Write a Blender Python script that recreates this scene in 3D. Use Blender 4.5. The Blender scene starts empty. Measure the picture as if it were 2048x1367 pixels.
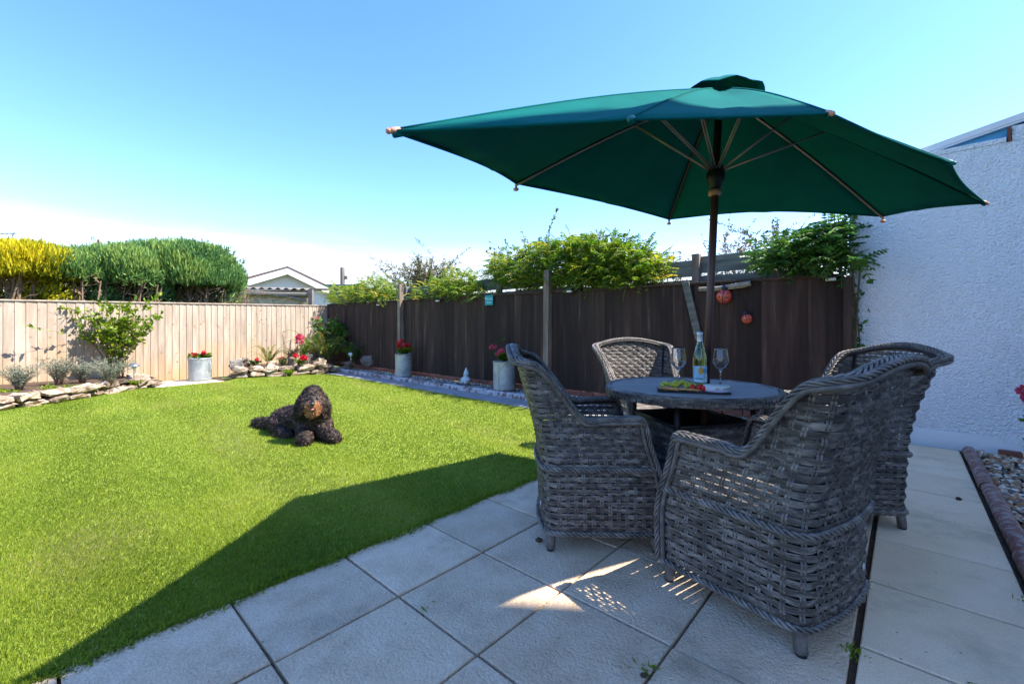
import bpy, math, random
import numpy as np
from mathutils import Vector, Matrix
R = math.radians
rng = np.random.default_rng(7)
random.seed(7)
scene = bpy.context.scene
COL = scene.collection

# ------------------------------------------------------------------ camera, sky, sun, exposure
FPX, CAMH, HOR = 860.0, 1.08, 657.0          # focal length in photo pixels, lens height, horizon row
cd = bpy.data.cameras.new('camera'); cam = bpy.data.objects.new('camera', cd); COL.objects.link(cam)
cam.location = (0, 0, CAMH); cam.rotation_euler = (R(90), 0, 0)
cd.sensor_width = 36; cd.lens = FPX / 2048 * 36; cd.shift_y = -(683.5 - HOR) / 2048
cd.clip_start = 0.05; cd.clip_end = 2000
scene.camera = cam

SUN_EL = R(54); SUN_DIR = Vector((1.0, -0.10, 0)).normalized() * math.cos(SUN_EL); SUN_DIR.z = math.sin(SUN_EL)
world = bpy.data.worlds.new('World'); scene.world = world; world.use_nodes = True
nt = world.node_tree; nt.nodes.clear()
out = nt.nodes.new('ShaderNodeOutputWorld'); bg = nt.nodes.new('ShaderNodeBackground')
sky = nt.nodes.new('ShaderNodeTexSky'); sky.sky_type = 'NISHITA'; sky.sun_disc = False
sky.sun_elevation = SUN_EL; sky.sun_rotation = math.atan2(SUN_DIR.x, SUN_DIR.y)
sky.altitude = 0; sky.air_density = 1.0; sky.dust_density = 0.25; sky.ozone_density = 2.6
# a low bank of thin white cloud all round the horizon
tc = nt.nodes.new('ShaderNodeTexCoord'); sep = nt.nodes.new('ShaderNodeSeparateXYZ')
nt.links.new(tc.outputs['Generated'], sep.inputs[0])
mp = nt.nodes.new('ShaderNodeMapping'); mp.inputs['Scale'].default_value = (1.5, 1.5, 13.0)
nt.links.new(tc.outputs['Generated'], mp.inputs[0])
nz = nt.nodes.new('ShaderNodeTexNoise'); nz.inputs['Scale'].default_value = 2.2; nz.inputs['Detail'].default_value = 8; nz.inputs['Roughness'].default_value = .6
nt.links.new(mp.outputs[0], nz.inputs['Vector'])
def mth(tree, op, a, b=None, clamp=False):
    n = tree.nodes.new('ShaderNodeMath'); n.operation = op; n.use_clamp = clamp
    for i, v in enumerate((a, b)):
        if v is None: continue
        if isinstance(v, (int, float)): n.inputs[i].default_value = v
        else: tree.links.new(v, n.inputs[i])
    return n.outputs[0]
h = mth(nt, 'ADD', sep.outputs['Z'], mth(nt, 'MULTIPLY', mth(nt, 'SUBTRACT', nz.outputs['Fac'], .5), .22))
mr = nt.nodes.new('ShaderNodeMapRange'); mr.interpolation_type = 'SMOOTHSTEP'
nt.links.new(h, mr.inputs['Value'])
for k, v in (('From Min', .10), ('From Max', .215), ('To Min', .88), ('To Max', 0.0)): mr.inputs[k].default_value = v
mx = nt.nodes.new('ShaderNodeMixRGB'); nt.links.new(mr.outputs[0], mx.inputs[0]); nt.links.new(sky.outputs[0], mx.inputs[1])
mx.inputs[2].default_value = (1.22, 1.28, 1.34, 1)
hs = nt.nodes.new('ShaderNodeHueSaturation'); hs.inputs['Saturation'].default_value = 1.24; hs.inputs['Hue'].default_value = .511; hs.inputs['Value'].default_value = .50
nt.links.new(sky.outputs[0], hs.inputs['Color']); nt.links.new(hs.outputs[0], mx.inputs[1])
nt.links.new(mx.outputs[0], bg.inputs['Color']); bg.inputs['Strength'].default_value = 0.15
nt.links.new(bg.outputs[0], out.inputs['Surface'])

sl = bpy.data.lights.new('sun', 'SUN'); sl.energy = 2.1; sl.angle = R(.6); sl.color = (1.0, .94, .85)
so = bpy.data.objects.new('sun', sl); COL.objects.link(so)
so.rotation_euler = SUN_DIR.to_track_quat('Z', 'Y').to_euler(); so.location = SUN_DIR * 30

scene.render.engine = 'CYCLES'
scene.view_settings.view_transform = 'Standard'; scene.view_settings.look = 'None'
scene.view_settings.exposure = 2.68; scene.view_settings.gamma = 1.0; scene.view_settings.use_curve_mapping = False
scene.cycles.max_bounces = 8; scene.cycles.transparent_max_bounces = 8
scene.cycles.caustics_reflective = False; scene.cycles.caustics_refractive = False

# ------------------------------------------------------------------ frames of reference
E1 = np.array((.674, .739)); E2 = np.array((.739, -.674))
def W(a, b, z=0.0):                                  # garden frame: a metres towards the dark fence, b metres towards the house
    p = a * E1 + b * E2
    return np.array((p[0], p[1], z))
def G(u, v, z=0.0):                                  # where the line of sight of a photo pixel meets height z
    y = FPX * (CAMH - z) / (v - HOR)
    return np.array(((u - 1024) / FPX * y, y, z))
def AT(u, v, y):
    return np.array(((u - 1024) / FPX * y, y, CAMH + (HOR - v) / FPX * y))
ROTE2 = math.atan2(E2[1], E2[0]); ROTE1 = math.atan2(E1[1], E1[0])

# ------------------------------------------------------------------ object helpers
def tag(o, label=None, cat=None, group=None, kind=None):
    if label: o['label'] = label
    if cat: o['category'] = cat
    if group: o['group'] = group
    if kind: o['kind'] = kind
    return o
def thing(name, label, cat, loc=(0, 0, 0), rotz=0.0, group=None):
    o = bpy.data.objects.new(name, None); COL.objects.link(o); o.empty_display_size = .05
    o.location = Vector(loc); o.rotation_euler = (0, 0, rotz)
    return tag(o, label, cat, group)
def mesh(name, V, F, mat=None, smooth=False, tint=None):
    me = bpy.data.meshes.new(name)
    V = np.asarray(V, dtype=np.float32).reshape(-1, 3)
    if isinstance(F, np.ndarray):
        k = F.shape[1]; m = len(F)
        me.vertices.add(len(V)); me.vertices.foreach_set('co', V.ravel())
        me.loops.add(m * k); me.loops.foreach_set('vertex_index', F.astype(np.int32).ravel())
        me.polygons.add(m); me.polygons.foreach_set('loop_start', np.arange(0, m * k, k, dtype=np.int32))
        me.polygons.foreach_set('loop_total', np.full(m, k, dtype=np.int32))
        me.update(calc_edges=True)
    else:
        me.from_pydata(V.tolist(), [], F)
    me.validate()
    if smooth: me.polygons.foreach_set('use_smooth', np.ones(len(me.polygons), dtype=bool))
    if tint is not None:
        a = me.attributes.new('tint', 'FLOAT', 'POINT'); a.data.foreach_set('value', np.asarray(tint, dtype=np.float32))
    if mat: me.materials.append(mat)
    return me
def obj(name, me, parent=None, loc=None, rot=None):
    o = bpy.data.objects.new(name, me); COL.objects.link(o)
    if parent: o.parent = parent
    if loc is not None: o.location = Vector(loc)
    if rot is not None: o.rotation_euler = rot
    return o
def part(name, V, F, mat, parent=None, smooth=False, tint=None, loc=None, rot=None):
    return obj(name, mesh(name, V, F, mat, smooth, tint), parent, loc, rot)
def copy_tree(o, parent=None):
    c = o.copy(); COL.objects.link(c); c.parent = parent
    for ch in list(o.children): copy_tree(ch, c)
    return c

class MB:
    def __init__(s): s.V = []; s.F = []; s.n = 0
    def add(s, V, F):
        V = np.asarray(V, float).reshape(-1, 3); s.V.append(V)
        s.F += [tuple(int(i) + s.n for i in f) for f in F]; s.n += len(V); return s
    def box(s, c, d, rz=0.0, bev=0.0, M=None):
        V, F = boxvf(d, bev)
        V = V @ rotz(rz).T + np.asarray(c, float)
        if M is not None: V = V @ M.T
        return s.add(V, F)
    def part(s, name, mat, parent=None, smooth=False, loc=None, rot=None):
        return part(name, np.concatenate(s.V), s.F, mat, parent, smooth, loc=loc, rot=rot)
    def mesh(s, name, mat, smooth=False): return mesh(name, np.concatenate(s.V), s.F, mat, smooth)
def rotz(a):
    c, s = math.cos(a), math.sin(a); return np.array(((c, -s, 0), (s, c, 0), (0, 0, 1.0)))
def boxvf(d, bev=0.0):
    x, y, z = d[0] / 2, d[1] / 2, d[2] / 2
    if bev <= 0:
        V = np.array([(-x, -y, -z), (x, -y, -z), (x, y, -z), (-x, y, -z), (-x, -y, z), (x, -y, z), (x, y, z), (-x, y, z)])
        return V, [(3, 2, 1, 0), (4, 5, 6, 7), (0, 1, 5, 4), (1, 2, 6, 5), (2, 3, 7, 6), (3, 0, 4, 7)]
    b = bev; V = []
    for zz, k in ((-z, b), (-z + b, 0), (z - b, 0), (z, b)):
        V += [(-x + k, -y + k, zz), (x - k, -y + k, zz), (x - k, y - k, zz), (-x + k, y - k, zz)]
    F = [(3, 2, 1, 0), (12, 13, 14, 15)]
    for r in range(3):
        for i in range(4):
            j = (i + 1) % 4; F.append((r * 4 + i, r * 4 + j, r * 4 + 4 + j, r * 4 + 4 + i))
    return np.array(V), F
def tubevf(path, rad, n=6, cap=True):
    P = np.asarray(path, float); m = len(P)
    rad = np.full(m, rad) if np.isscalar(rad) else np.asarray(rad, float)
    T = np.gradient(P, axis=0); T /= np.linalg.norm(T, axis=1)[:, None] + 1e-12
    ref = np.array((0, 0, 1.0)) if abs(T[0, 2]) < .9 else np.array((1.0, 0, 0))
    N = np.zeros_like(P); x = ref - T[0] * (ref @ T[0]); x /= np.linalg.norm(x)
    for i in range(m):
        x = x - T[i] * (x @ T[i]); x /= np.linalg.norm(x) + 1e-12; N[i] = x
    B = np.cross(T, N); a = np.arange(n) * 2 * np.pi / n
    V = P[:, None, :] + rad[:, None, None] * (np.cos(a)[None, :, None] * N[:, None, :] + np.sin(a)[None, :, None] * B[:, None, :])
    F = []
    for i in range(m - 1):
        for j in range(n):
            k = (j + 1) % n; F.append((i * n + j, i * n + k, i * n + n + k, i * n + n + j))
    if cap: F.append(tuple(range(n))[::-1]); F.append(tuple((m - 1) * n + j for j in range(n)))
    return V.reshape(-1, 3), F
def lathevf(prof, n=24, close=False):
    prof = np.asarray(prof, float); m = len(prof); a = np.arange(n) * 2 * np.pi / n
    V = np.stack([prof[:, 0, None] * np.cos(a), prof[:, 0, None] * np.sin(a), np.repeat(prof[:, 1, None], n, 1)], -1).reshape(-1, 3)
    F = []
    for i in range(m - 1):
        for j in range(n):
            k = (j + 1) % n; F.append((i * n + j, i * n + k, i * n + n + k, i * n + n + j))
    if close:
        F.append(tuple(range(n))[::-1]); F.append(tuple((m - 1) * n + j for j in range(n)))
    return V, F
def spherevf(c, r, n=10, m=7):
    r = np.array((r, r, r)) if np.isscalar(r) else np.asarray(r, float)
    th = np.linspace(0.02, np.pi - .02, m); V, F = lathevf(np.stack([np.sin(th), -np.cos(th)], 1), n, True)
    return V * r + np.asarray(c, float), F
def smooth01(x): x = np.clip(x, 0, 1); return x * x * (3 - 2 * x)

# ------------------------------------------------------------------ materials
def ramp(t, stops):
    n = t.nodes.new('ShaderNodeValToRGB'); e = n.color_ramp.elements
    while len(e) > len(stops): e.remove(e[-1])
    while len(e) < len(stops): e.new(1.0)
    for i, (p, c) in enumerate(stops): e[i].position = p; e[i].color = (*c, 1)
    return n
def M(name, stops, scale=4.0, rough=.8, bump=0.0, bscale=60.0, stretch=(1, 1, 1), rnd=.0, metallic=0.0, spec=.35, detail=5, world_co=False, bdist=.01, sheen=0.0, voro=0.0):
    m = bpy.data.materials.new(name); m.use_nodes = True; t = m.node_tree; b = t.nodes['Principled BSDF']
    if not isinstance(stops[0], tuple) or not isinstance(stops[0][1], tuple): stops = [(0.0, tuple(stops)), (1.0, tuple(stops))]
    if world_co:
        g = t.nodes.new('ShaderNodeNewGeometry'); src = g.outputs['Position']
    else:
        g = t.nodes.new('ShaderNodeTexCoord'); src = g.outputs['Object']
    oi = t.nodes.new('ShaderNodeObjectInfo')
    mp = t.nodes.new('ShaderNodeMapping'); mp.inputs['Scale'].default_value = stretch; t.links.new(src, mp.inputs[0])
    if not world_co:
        cx = t.nodes.new('ShaderNodeCombineXYZ')
        for i, k in enumerate((37.0, 19.0, 53.0)): t.links.new(mth(t, 'MULTIPLY', oi.outputs['Random'], k), cx.inputs[i])
        t.links.new(cx.outputs[0], mp.inputs['Location'])
    n = t.nodes.new('ShaderNodeTexNoise'); n.inputs['Scale'].default_value = scale; n.inputs['Detail'].default_value = detail; n.inputs['Roughness'].default_value = .62
    t.links.new(mp.outputs[0], n.inputs['Vector'])
    st = [(.5 + (p - .5) * .5, c) for p, c in stops] if len(stops) > 1 else stops
    r = ramp(t, st); t.links.new(n.outputs['Fac'], r.inputs[0]); colr = r.outputs[0]
    if rnd > 0:
        hv = t.nodes.new('ShaderNodeHueSaturation'); t.links.new(colr, hv.inputs['Color'])
        v = mth(t, 'ADD', mth(t, 'MULTIPLY', oi.outputs['Random'], 2 * rnd), 1 - rnd); t.links.new(v, hv.inputs['Value']); colr = hv.outputs[0]
    t.links.new(colr, b.inputs['Base Color'])
    b.inputs['Roughness'].default_value = rough; b.inputs['Metallic'].default_value = metallic
    b.inputs['Specular IOR Level'].default_value = spec
    if sheen: b.inputs['Sheen Weight'].default_value = sheen
    if bump > 0:
        n2 = t.nodes.new('ShaderNodeTexNoise'); n2.inputs['Scale'].default_value = bscale; n2.inputs['Detail'].default_value = 4
        t.links.new(mp.outputs[0], n2.inputs['Vector'])
        bp = t.nodes.new('ShaderNodeBump'); bp.inputs['Strength'].default_value = bump; bp.inputs['Distance'].default_value = bdist
        t.links.new(n2.outputs['Fac'], bp.inputs['Height']); t.links.new(bp.outputs[0], b.inputs['Normal'])
    return m
def LM(name, stops, trans=.3, rough=.5, spec=.3):                   # leaf material, tint attribute per leaf
    m = bpy.data.materials.new(name); m.use_nodes = True; t = m.node_tree; b = t.nodes['Principled BSDF']; o = t.nodes['Material Output']
    a = t.nodes.new('ShaderNodeAttribute'); a.attribute_name = 'tint'; r = ramp(t, stops); t.links.new(a.outputs['Fac'], r.inputs[0])
    t.links.new(r.outputs[0], b.inputs['Base Color']); b.inputs['Roughness'].default_value = rough; b.inputs['Specular IOR Level'].default_value = spec
    if trans > 0:
        tr = t.nodes.new('ShaderNodeBsdfTranslucent'); t.links.new(r.outputs[0], tr.inputs['Color'])
        mi = t.nodes.new('ShaderNodeMixShader'); mi.inputs[0].default_value = trans
        t.links.new(b.outputs[0], mi.inputs[1]); t.links.new(tr.outputs[0], mi.inputs[2]); t.links.new(mi.outputs[0], o.inputs['Surface'])
    return m
def glass(name, col=(1, 1, 1), ior=1.45):
    m = bpy.data.materials.new(name); m.use_nodes = True; b = m.node_tree.nodes['Principled BSDF']
    b.inputs['Base Color'].default_value = (*col, 1); b.inputs['Roughness'].default_value = 0.0
    b.inputs['Transmission Weight'].default_value = 1.0; b.inputs['IOR'].default_value = ior
    return m

m_soil = M('soil', [(0, (.035, .022, .014)), (1, (.12, .075, .045))], 9, .95, .9, 70, world_co=True)
m_lawnsoil = M('lawn_soil', [(0, (.14, .20, .02)), (1, (.28, .35, .045))], 12, .95, .5, 90, world_co=True)
m_ground = M('far_ground', [(0, (.05, .08, .02)), (1, (.12, .14, .05))], .4, .95, world_co=True)
m_slab = M('paving_stone', [(0, (.56, .385, .24)), (.45, (.69, .50, .325)), (.75, (.75, .56, .38)), (1, (.80, .62, .44))], 5.5, .9, 1.0, 95, rnd=.11, detail=9, bdist=.011)
m_slabr = M('paving_stone_pale', [(0, (.74, .54, .33)), (.5, (.83, .63, .405)), (1, (.87, .69, .47))], 4, .9, .6, 120, rnd=.05, detail=9, bdist=.005)
def speckle(m, sc=170, amt=.35, stain=(.20, .15, .09)):
    t = m.node_tree; b = t.nodes['Principled BSDF']; lk = b.inputs['Base Color'].links[0].from_socket; g = t.nodes.new('ShaderNodeNewGeometry')
    n = t.nodes.new('ShaderNodeTexNoise'); n.inputs['Scale'].default_value = sc; n.inputs['Detail'].default_value = 3; t.links.new(g.outputs['Position'], n.inputs['Vector'])
    hv = t.nodes.new('ShaderNodeHueSaturation'); t.links.new(lk, hv.inputs['Color']); t.links.new(mth(t, 'ADD', mth(t, 'MULTIPLY', n.outputs['Fac'], amt * 2), 1 - amt), hv.inputs['Value'])
    n2 = t.nodes.new('ShaderNodeTexNoise'); n2.inputs['Scale'].default_value = 2.3; n2.inputs['Detail'].default_value = 8; n2.inputs['Roughness'].default_value = .7; t.links.new(g.outputs['Position'], n2.inputs['Vector'])
    mr_ = t.nodes.new('ShaderNodeMapRange'); t.links.new(n2.outputs['Fac'], mr_.inputs['Value'])
    for k, v in (('From Min', .52), ('From Max', .75), ('To Min', 0), ('To Max', .65)): mr_.inputs[k].default_value = v
    mi = t.nodes.new('ShaderNodeMixRGB'); t.links.new(mr_.outputs[0], mi.inputs[0]); t.links.new(hv.outputs[0], mi.inputs[1]); mi.inputs[2].default_value = (*stain, 1)
    # dirt specks
    n3 = t.nodes.new('ShaderNodeTexVoronoi'); n3.inputs['Scale'].default_value = 13; t.links.new(g.outputs['Position'], n3.inputs['Vector'])
    m4 = t.nodes.new('ShaderNodeMapRange'); t.links.new(n3.outputs['Distance'], m4.inputs['Value'])
    for k, v in (('From Min', .02), ('From Max', .07), ('To Min', .8), ('To Max', 0)): m4.inputs[k].default_value = v
    mi2 = t.nodes.new('ShaderNodeMixRGB'); t.links.new(m4.outputs[0], mi2.inputs[0]); t.links.new(mi.outputs[0], mi2.inputs[1]); mi2.inputs[2].default_value = (.06, .045, .035, 1)
    t.links.new(mi2.outputs[0], b.inputs['Base Color'])
speckle(m_slab, 190, .4, (.24, .19, .13)); speckle(m_slabr, 190, .25, (.34, .29, .19))
m_path = M('path_stone', [(0, (.22, .21, .20)), (1, (.34, .33, .32))], 5, .9, .4, 60, rnd=.08)
m_pad = M('pad_stone', [(0, (.45, .36, .27)), (1, (.62, .52, .42))], 5, .9, .4, 60, rnd=.06)
m_kerb = M('kerb_concrete', [(0, (.10, .06, .05)), (.38, (.20, .15, .13)), (.5, (.42, .41, .41)), (1, (.55, .54, .53))], 9, .9, .6, 70)
m_terra = M('terracotta_edging', [(0, (.22, .10, .075)), (.5, (.30, .155, .12)), (.62, (.38, .30, .24)), (1, (.31, .19, .155))], 22, .9, .8, 60)
m_render = M('white_render', [(0, (.74, .74, .72)), (.4, (.86, .865, .86)), (1, (.92, .92, .92))], 1.6, .9, 0, rnd=0, world_co=True, stretch=(1, 1, .45), detail=7)
def roughcast(m):
    t = m.node_tree; b = t.nodes['Principled BSDF']; g = t.nodes.new('ShaderNodeNewGeometry')
    n = t.nodes.new('ShaderNodeTexNoise'); n.inputs['Scale'].default_value = 62; n.inputs['Detail'].default_value = 2; n.inputs['Distortion'].default_value = .6
    v = t.nodes.new('ShaderNodeTexVoronoi'); v.inputs['Scale'].default_value = 58
    t.links.new(g.outputs['Position'], n.inputs['Vector']); t.links.new(g.outputs['Position'], v.inputs['Vector'])
    s = mth(t, 'SUBTRACT', mth(t, 'MULTIPLY', n.outputs['Fac'], 1.3), mth(t, 'MULTIPLY', v.outputs['Distance'], .9))
    bp = t.nodes.new('ShaderNodeBump'); bp.inputs['Strength'].default_value = 1.0; bp.inputs['Distance'].default_value = .014
    t.links.new(s, bp.inputs['Height']); t.links.new(bp.outputs[0], b.inputs['Normal'])
roughcast(m_render)
m_plinth = M('white_plinth', [(0, (.55, .54, .50)), (.35, (.78, .79, .78)), (1, (.86, .86, .86))], 4, .85, .3, 30, world_co=True)
m_white = M('white_paint', [(0, (.74, .74, .74)), (1, (.82, .82, .82))], 6, .45)
m_bluep = M('blue_panel', [(0, (.05, .28, .50)), (1, (.10, .38, .60))], 6, .25)
m_bwall = M('bungalow_render', [(0, (.60, .53, .47)), (1, (.72, .65, .58))], 2, .9)
m_block = M('sandy_block', [(0, (.40, .30, .17)), (.5, (.56, .44, .28)), (1, (.66, .56, .40))], 4, .95, .6, 40, rnd=.1)
m_corr = M('corrugated_sheet', [(0, (.09, .075, .06)), (1, (.24, .21, .18))], 6, .9)
m_roof = M('roof_tile', [(0, (.10, .05, .04)), (1, (.2, .11, .09))], 8, .85, .4, 30)
m_chim = M('chimney_brick', [(0, (.22, .12, .06)), (1, (.48, .34, .16))], 9, .9, .5, 40)
def fence_light():
    m = M('pale_fence_wood', [(0, (.33, .22, .15)), (.35, (.33, .255, .19)), (.6, (.42, .335, .255)), (1, (.49, .405, .325))], 3.2, .8, .3, 14, stretch=(3, 3, .35), rnd=.10, detail=7)
    t = m.node_tree; b = t.nodes['Principled BSDF']; lk = b.inputs['Base Color'].links[0].from_socket
    g = t.nodes.new('ShaderNodeNewGeometry'); sp = t.nodes.new('ShaderNodeSeparateXYZ'); t.links.new(g.outputs['Position'], sp.inputs[0])
    n = t.nodes.new('ShaderNodeTexNoise'); n.inputs['Scale'].default_value = 1.1; n.inputs['Detail'].default_value = 3; t.links.new(g.outputs['Position'], n.inputs['Vector'])
    # fresher orange wood low down where soil and plants kept the weather off
    q = mth(t, 'SUBTRACT', mth(t, 'MULTIPLY', n.outputs['Fac'], 2.6), mth(t, 'ADD', mth(t, 'MULTIPLY', sp.outputs['Z'], 1.0), .45), True)
    mi = t.nodes.new('ShaderNodeMixRGB'); t.links.new(mth(t, 'MULTIPLY', q, .6, True), mi.inputs[0]); t.links.new(lk, mi.inputs[1]); mi.inputs[2].default_value = (.50, .30, .12, 1)
    # knots
    co = t.nodes.new('ShaderNodeTexCoord'); oi = t.nodes.new('ShaderNodeObjectInfo'); ad = t.nodes.new('ShaderNodeVectorMath'); ad.operation = 'ADD'
    t.links.new(co.outputs['Object'], ad.inputs[0]); t.links.new(mth(t, 'MULTIPLY', oi.outputs['Random'], 41.0), ad.inputs[1])
    v = t.nodes.new('ShaderNodeTexVoronoi'); v.inputs['Scale'].default_value = 5.5; t.links.new(ad.outputs[0], v.inputs['Vector'])
    kn = t.nodes.new('ShaderNodeMapRange'); t.links.new(v.outputs['Distance'], kn.inputs['Value'])
    for k, val in (('From Min', .06), ('From Max', .16), ('To Min', .75), ('To Max', 0)): kn.inputs[k].default_value = val
    m2 = t.nodes.new('ShaderNodeMixRGB'); t.links.new(kn.outputs[0], m2.inputs[0]); t.links.new(mi.outputs[0], m2.inputs[1]); m2.inputs[2].default_value = (.20, .11, .06, 1)
    t.links.new(m2.outputs[0], b.inputs['Base Color'])
    return m
m_pale = fence_light()
m_dark = M('dark_stained_wood', [(0, (.020, .011, .008)), (.55, (.044, .024, .017)), (.8, (.066, .039, .028)), (1, (.16, .115, .088))], 3.0, .82, .45, 10, stretch=(4, 4, .35), rnd=.42, detail=8)
m_post = M('weathered_post', [(0, (.11, .075, .055)), (.6, (.24, .18, .14)), (1, (.36, .30, .25))], 4, .85, .5, 12, stretch=(4, 4, .4), rnd=.1, detail=7)
m_grey = M('grey_weathered_board', [(0, (.06, .06, .05)), (.5, (.135, .135, .115)), (1, (.24, .235, .2))], 4, .9, .5, 16, stretch=(.5, .5, 4), rnd=.15, detail=7)
m_brick = M('red_brick', [(0, (.16, .06, .04)), (1, (.30, .12, .08))], 8, .9, .5, 40, rnd=.2)
m_stone = M('garden_stone', [(0, (.10, .07, .045)), (.4, (.26, .185, .125)), (.65, (.40, .31, .23)), (1, (.54, .45, .36))], 9, .92, 1.0, 26, rnd=.3, bdist=.03, detail=7)
m_dstone = M('dark_garden_stone', [(0, (.07, .065, .06)), (.6, (.19, .17, .15)), (1, (.42, .38, .33))], 8, .92, .9, 22, rnd=.2, detail=7)
m_galv = M('galvanised_steel', [(0, (.22, .25, .25)), (.4, (.34, .37, .375)), (.7, (.44, .47, .475)), (1, (.30, .27, .21))], 7, .5, .25, 18, metallic=.35, rnd=.05, detail=7)
m_rust = M('rusty_rim', [(0, (.10, .05, .03)), (1, (.25, .16, .11))], 18, .8)
m_bark = M('bark', [(0, (.10, .06, .035)), (1, (.30, .20, .12))], 8, .9, .6, 30, stretch=(3, 3, .6))
m_stem = M('green_stem', [(0, (.05, .08, .02)), (1, (.14, .15, .05))], 9, .7)
m_dry = M('dry_twig', [(0, (.15, .09, .055)), (1, (.36, .25, .16))], 9, .9)
m_wick = M('grey_rattan', [(0, (.016, .013, .011)), (.42, (.072, .061, .052)), (.6, (.16, .138, .118)), (1, (.36, .315, .275))], 11, .40, .35, 70, stretch=(1, 1, 4), rnd=.12, spec=.45, detail=7)
m_wickb = M('grey_rattan_braid', [(0, (.04, .034, .029)), (.5, (.15, .13, .112)), (1, (.34, .30, .265))], 14, .45, .3, 90, rnd=.06, spec=.5)
m_wrap = M('grey_rattan_wrap', [(0, (.05, .042, .036)), (.5, (.13, .112, .096)), (1, (.24, .205, .18))], 20, .5, spec=.45)
m_metal = M('dark_frame_metal', (.03, .028, .028), 5, .45, metallic=.5)
m_ttop = M('grey_table_slat', [(0, (.20, .19, .18)), (1, (.31, .295, .28))], 6, .42, .3, 40, stretch=(.4, 6, 6), rnd=.06, spec=.5)
m_rubber = M('black_rubber', (.015, .015, .015), 5, .6)
m_slate = M('slate', [(0, (.015, .015, .017)), (1, (.04, .04, .045))], 9, .6, .4, 30)
m_fabric = M('green_fabric', [(0, (.0015, .092, .085)), (1, (.002, .125, .115))], 2.5, .92, .15, 300, spec=.06, bdist=.002, detail=3)
m_pole = M('brown_pole', [(0, (.06, .025, .02)), (1, (.095, .042, .035))], 6, .38, spec=.5)
m_rib = M('grey_rib_metal', [(0, (.24, .205, .19)), (1, (.36, .32, .30))], 8, .4, metallic=.4)
m_copper = M('salmon_finial', [(0, (.55, .24, .14)), (1, (.68, .33, .22))], 9, .45)
m_tealtip = M('teal_cap', (.004, .16, .14), 5, .5)
m_black = M('black_plastic', (.012, .012, .013), 5, .4)
m_glass = glass('clear_glass')
m_bottle = glass('green_glass', (.72, .90, .62))
m_liquid = glass('pale_wine', (.90, .92, .60), 1.33)
m_cap = M('silver_foil', [(0, (.55, .60, .66)), (1, (.75, .78, .82))], 12, .35, metallic=.6)
m_lblue = M('label_blue', [(0, (.25, .52, .72)), (1, (.42, .68, .82))], 30, .6)
m_lwhite = M('label_white', (.75, .80, .78), 9, .6)
m_orange = M('label_orange', (.75, .33, .03), 9, .6)
m_navy = M('label_ink', (.02, .10, .22), 9, .6)
m_grape = M('grape_skin', [(0, (.36, .40, .03)), (1, (.58, .58, .08))], 25, .3, spec=.6)
m_berry = M('strawberry_skin', [(0, (.48, .008, .012)), (1, (.68, .03, .03))], 30, .35, .4, 160)
m_cracker = M('cracker', [(0, (.72, .30, .08)), (1, (.88, .55, .24))], 22, .75, .3, 90, rnd=.12)
m_cuke = M('cucumber_skin', [(0, (.03, .11, .015)), (1, (.12, .26, .04))], 30, .4)
m_cheese = M('cheese_label', [(0, (.58, .60, .58)), (1, (.72, .73, .70))], 16, .55)
m_lilac = M('lilac_paper', (.50, .42, .60), 9, .7)
m_ink = M('black_ink', (.02, .02, .02), 9, .7)
m_teal = M('teal_sign', [(0, (.0, .24, .27)), (1, (.0, .31, .34))], 12, .5)
m_cyan = M('pale_lettering', (.45, .80, .84), 9, .5)
m_lady = M('ladybird_red', [(0, (.42, .02, .03)), (1, (.55, .10, .03))], 14, .22, spec=.6)
m_navyb = M('ladybird_head', (.01, .02, .05), 9, .3)
m_gnome = M('white_stone_paint', [(0, (.36, .42, .44)), (1, (.62, .67, .68))], 14, .7, .4, 60)
m_chrome = M('steel_lamp', (.55, .55, .55), 5, .25, metallic=.9)
m_panel = M('solar_panel', (.02, .03, .06), 5, .25)
m_lens = M('lamp_lens', (.70, .70, .64), 5, .3)
m_wood = M('drift_wood', [(0, (.13, .10, .07)), (1, (.40, .34, .27))], 9, .9, .5, 30, stretch=(1, 4, 4))
def pebbles_mat(name, stops):
    m = LM(name, stops, trans=0, rough=.75); return m
m_peb = pebbles_mat('gravel_mix', [(0, (.10, .085, .07)), (.15, (.26, .20, .15)), (.32, (.46, .28, .14)), (.50, (.42, .16, .06)), (.60, (.62, .46, .30)), (.8, (.70, .58, .43)), (1, (.82, .72, .58))])
m_peb2 = pebbles_mat('gravel_grey', [(0, (.10, .095, .085)), (.5, (.26, .24, .21)), (1, (.50, .48, .44))])
m_grass = LM('grass_blade', [(0, (.070, .13, .010)), (.35, (.19, .275, .022)), (.7, (.32, .385, .036)), (.9, (.44, .45, .09)), (1, (.52, .45, .22))], trans=.5, rough=.55, spec=.25)
m_gold = LM('golden_conifer_leaf', [(0, (.13, .18, .01)), (.35, (.36, .36, .012)), (.7, (.62, .54, .016)), (1, (.80, .68, .03))], .4, .6)
m_conif = LM('conifer_leaf', [(0, (.05, .14, .045)), (.5, (.14, .29, .085)), (1, (.33, .46, .11))], .4, .6)
m_leaf = LM('shrub_leaf', [(0, (.05, .13, .008)), (.6, (.16, .26, .012)), (1, (.38, .40, .02))], .4, .45)
m_wist = LM('climber_leaf', [(0, (.045, .14, .008)), (.5, (.14, .27, .012)), (.85, (.36, .40, .02)), (1, (.62, .48, .03))], .5, .45)
m_dgreen = LM('dark_leaf', [(0, (.015, .07, .012)), (.6, (.05, .16, .02)), (1, (.13, .26, .03))], .35, .45)
m_olive = LM('olive_leaf', [(0, (.05, .07, .02)), (.6, (.13, .14, .05)), (1, (.26, .21, .10))], .3, .6)
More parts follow.
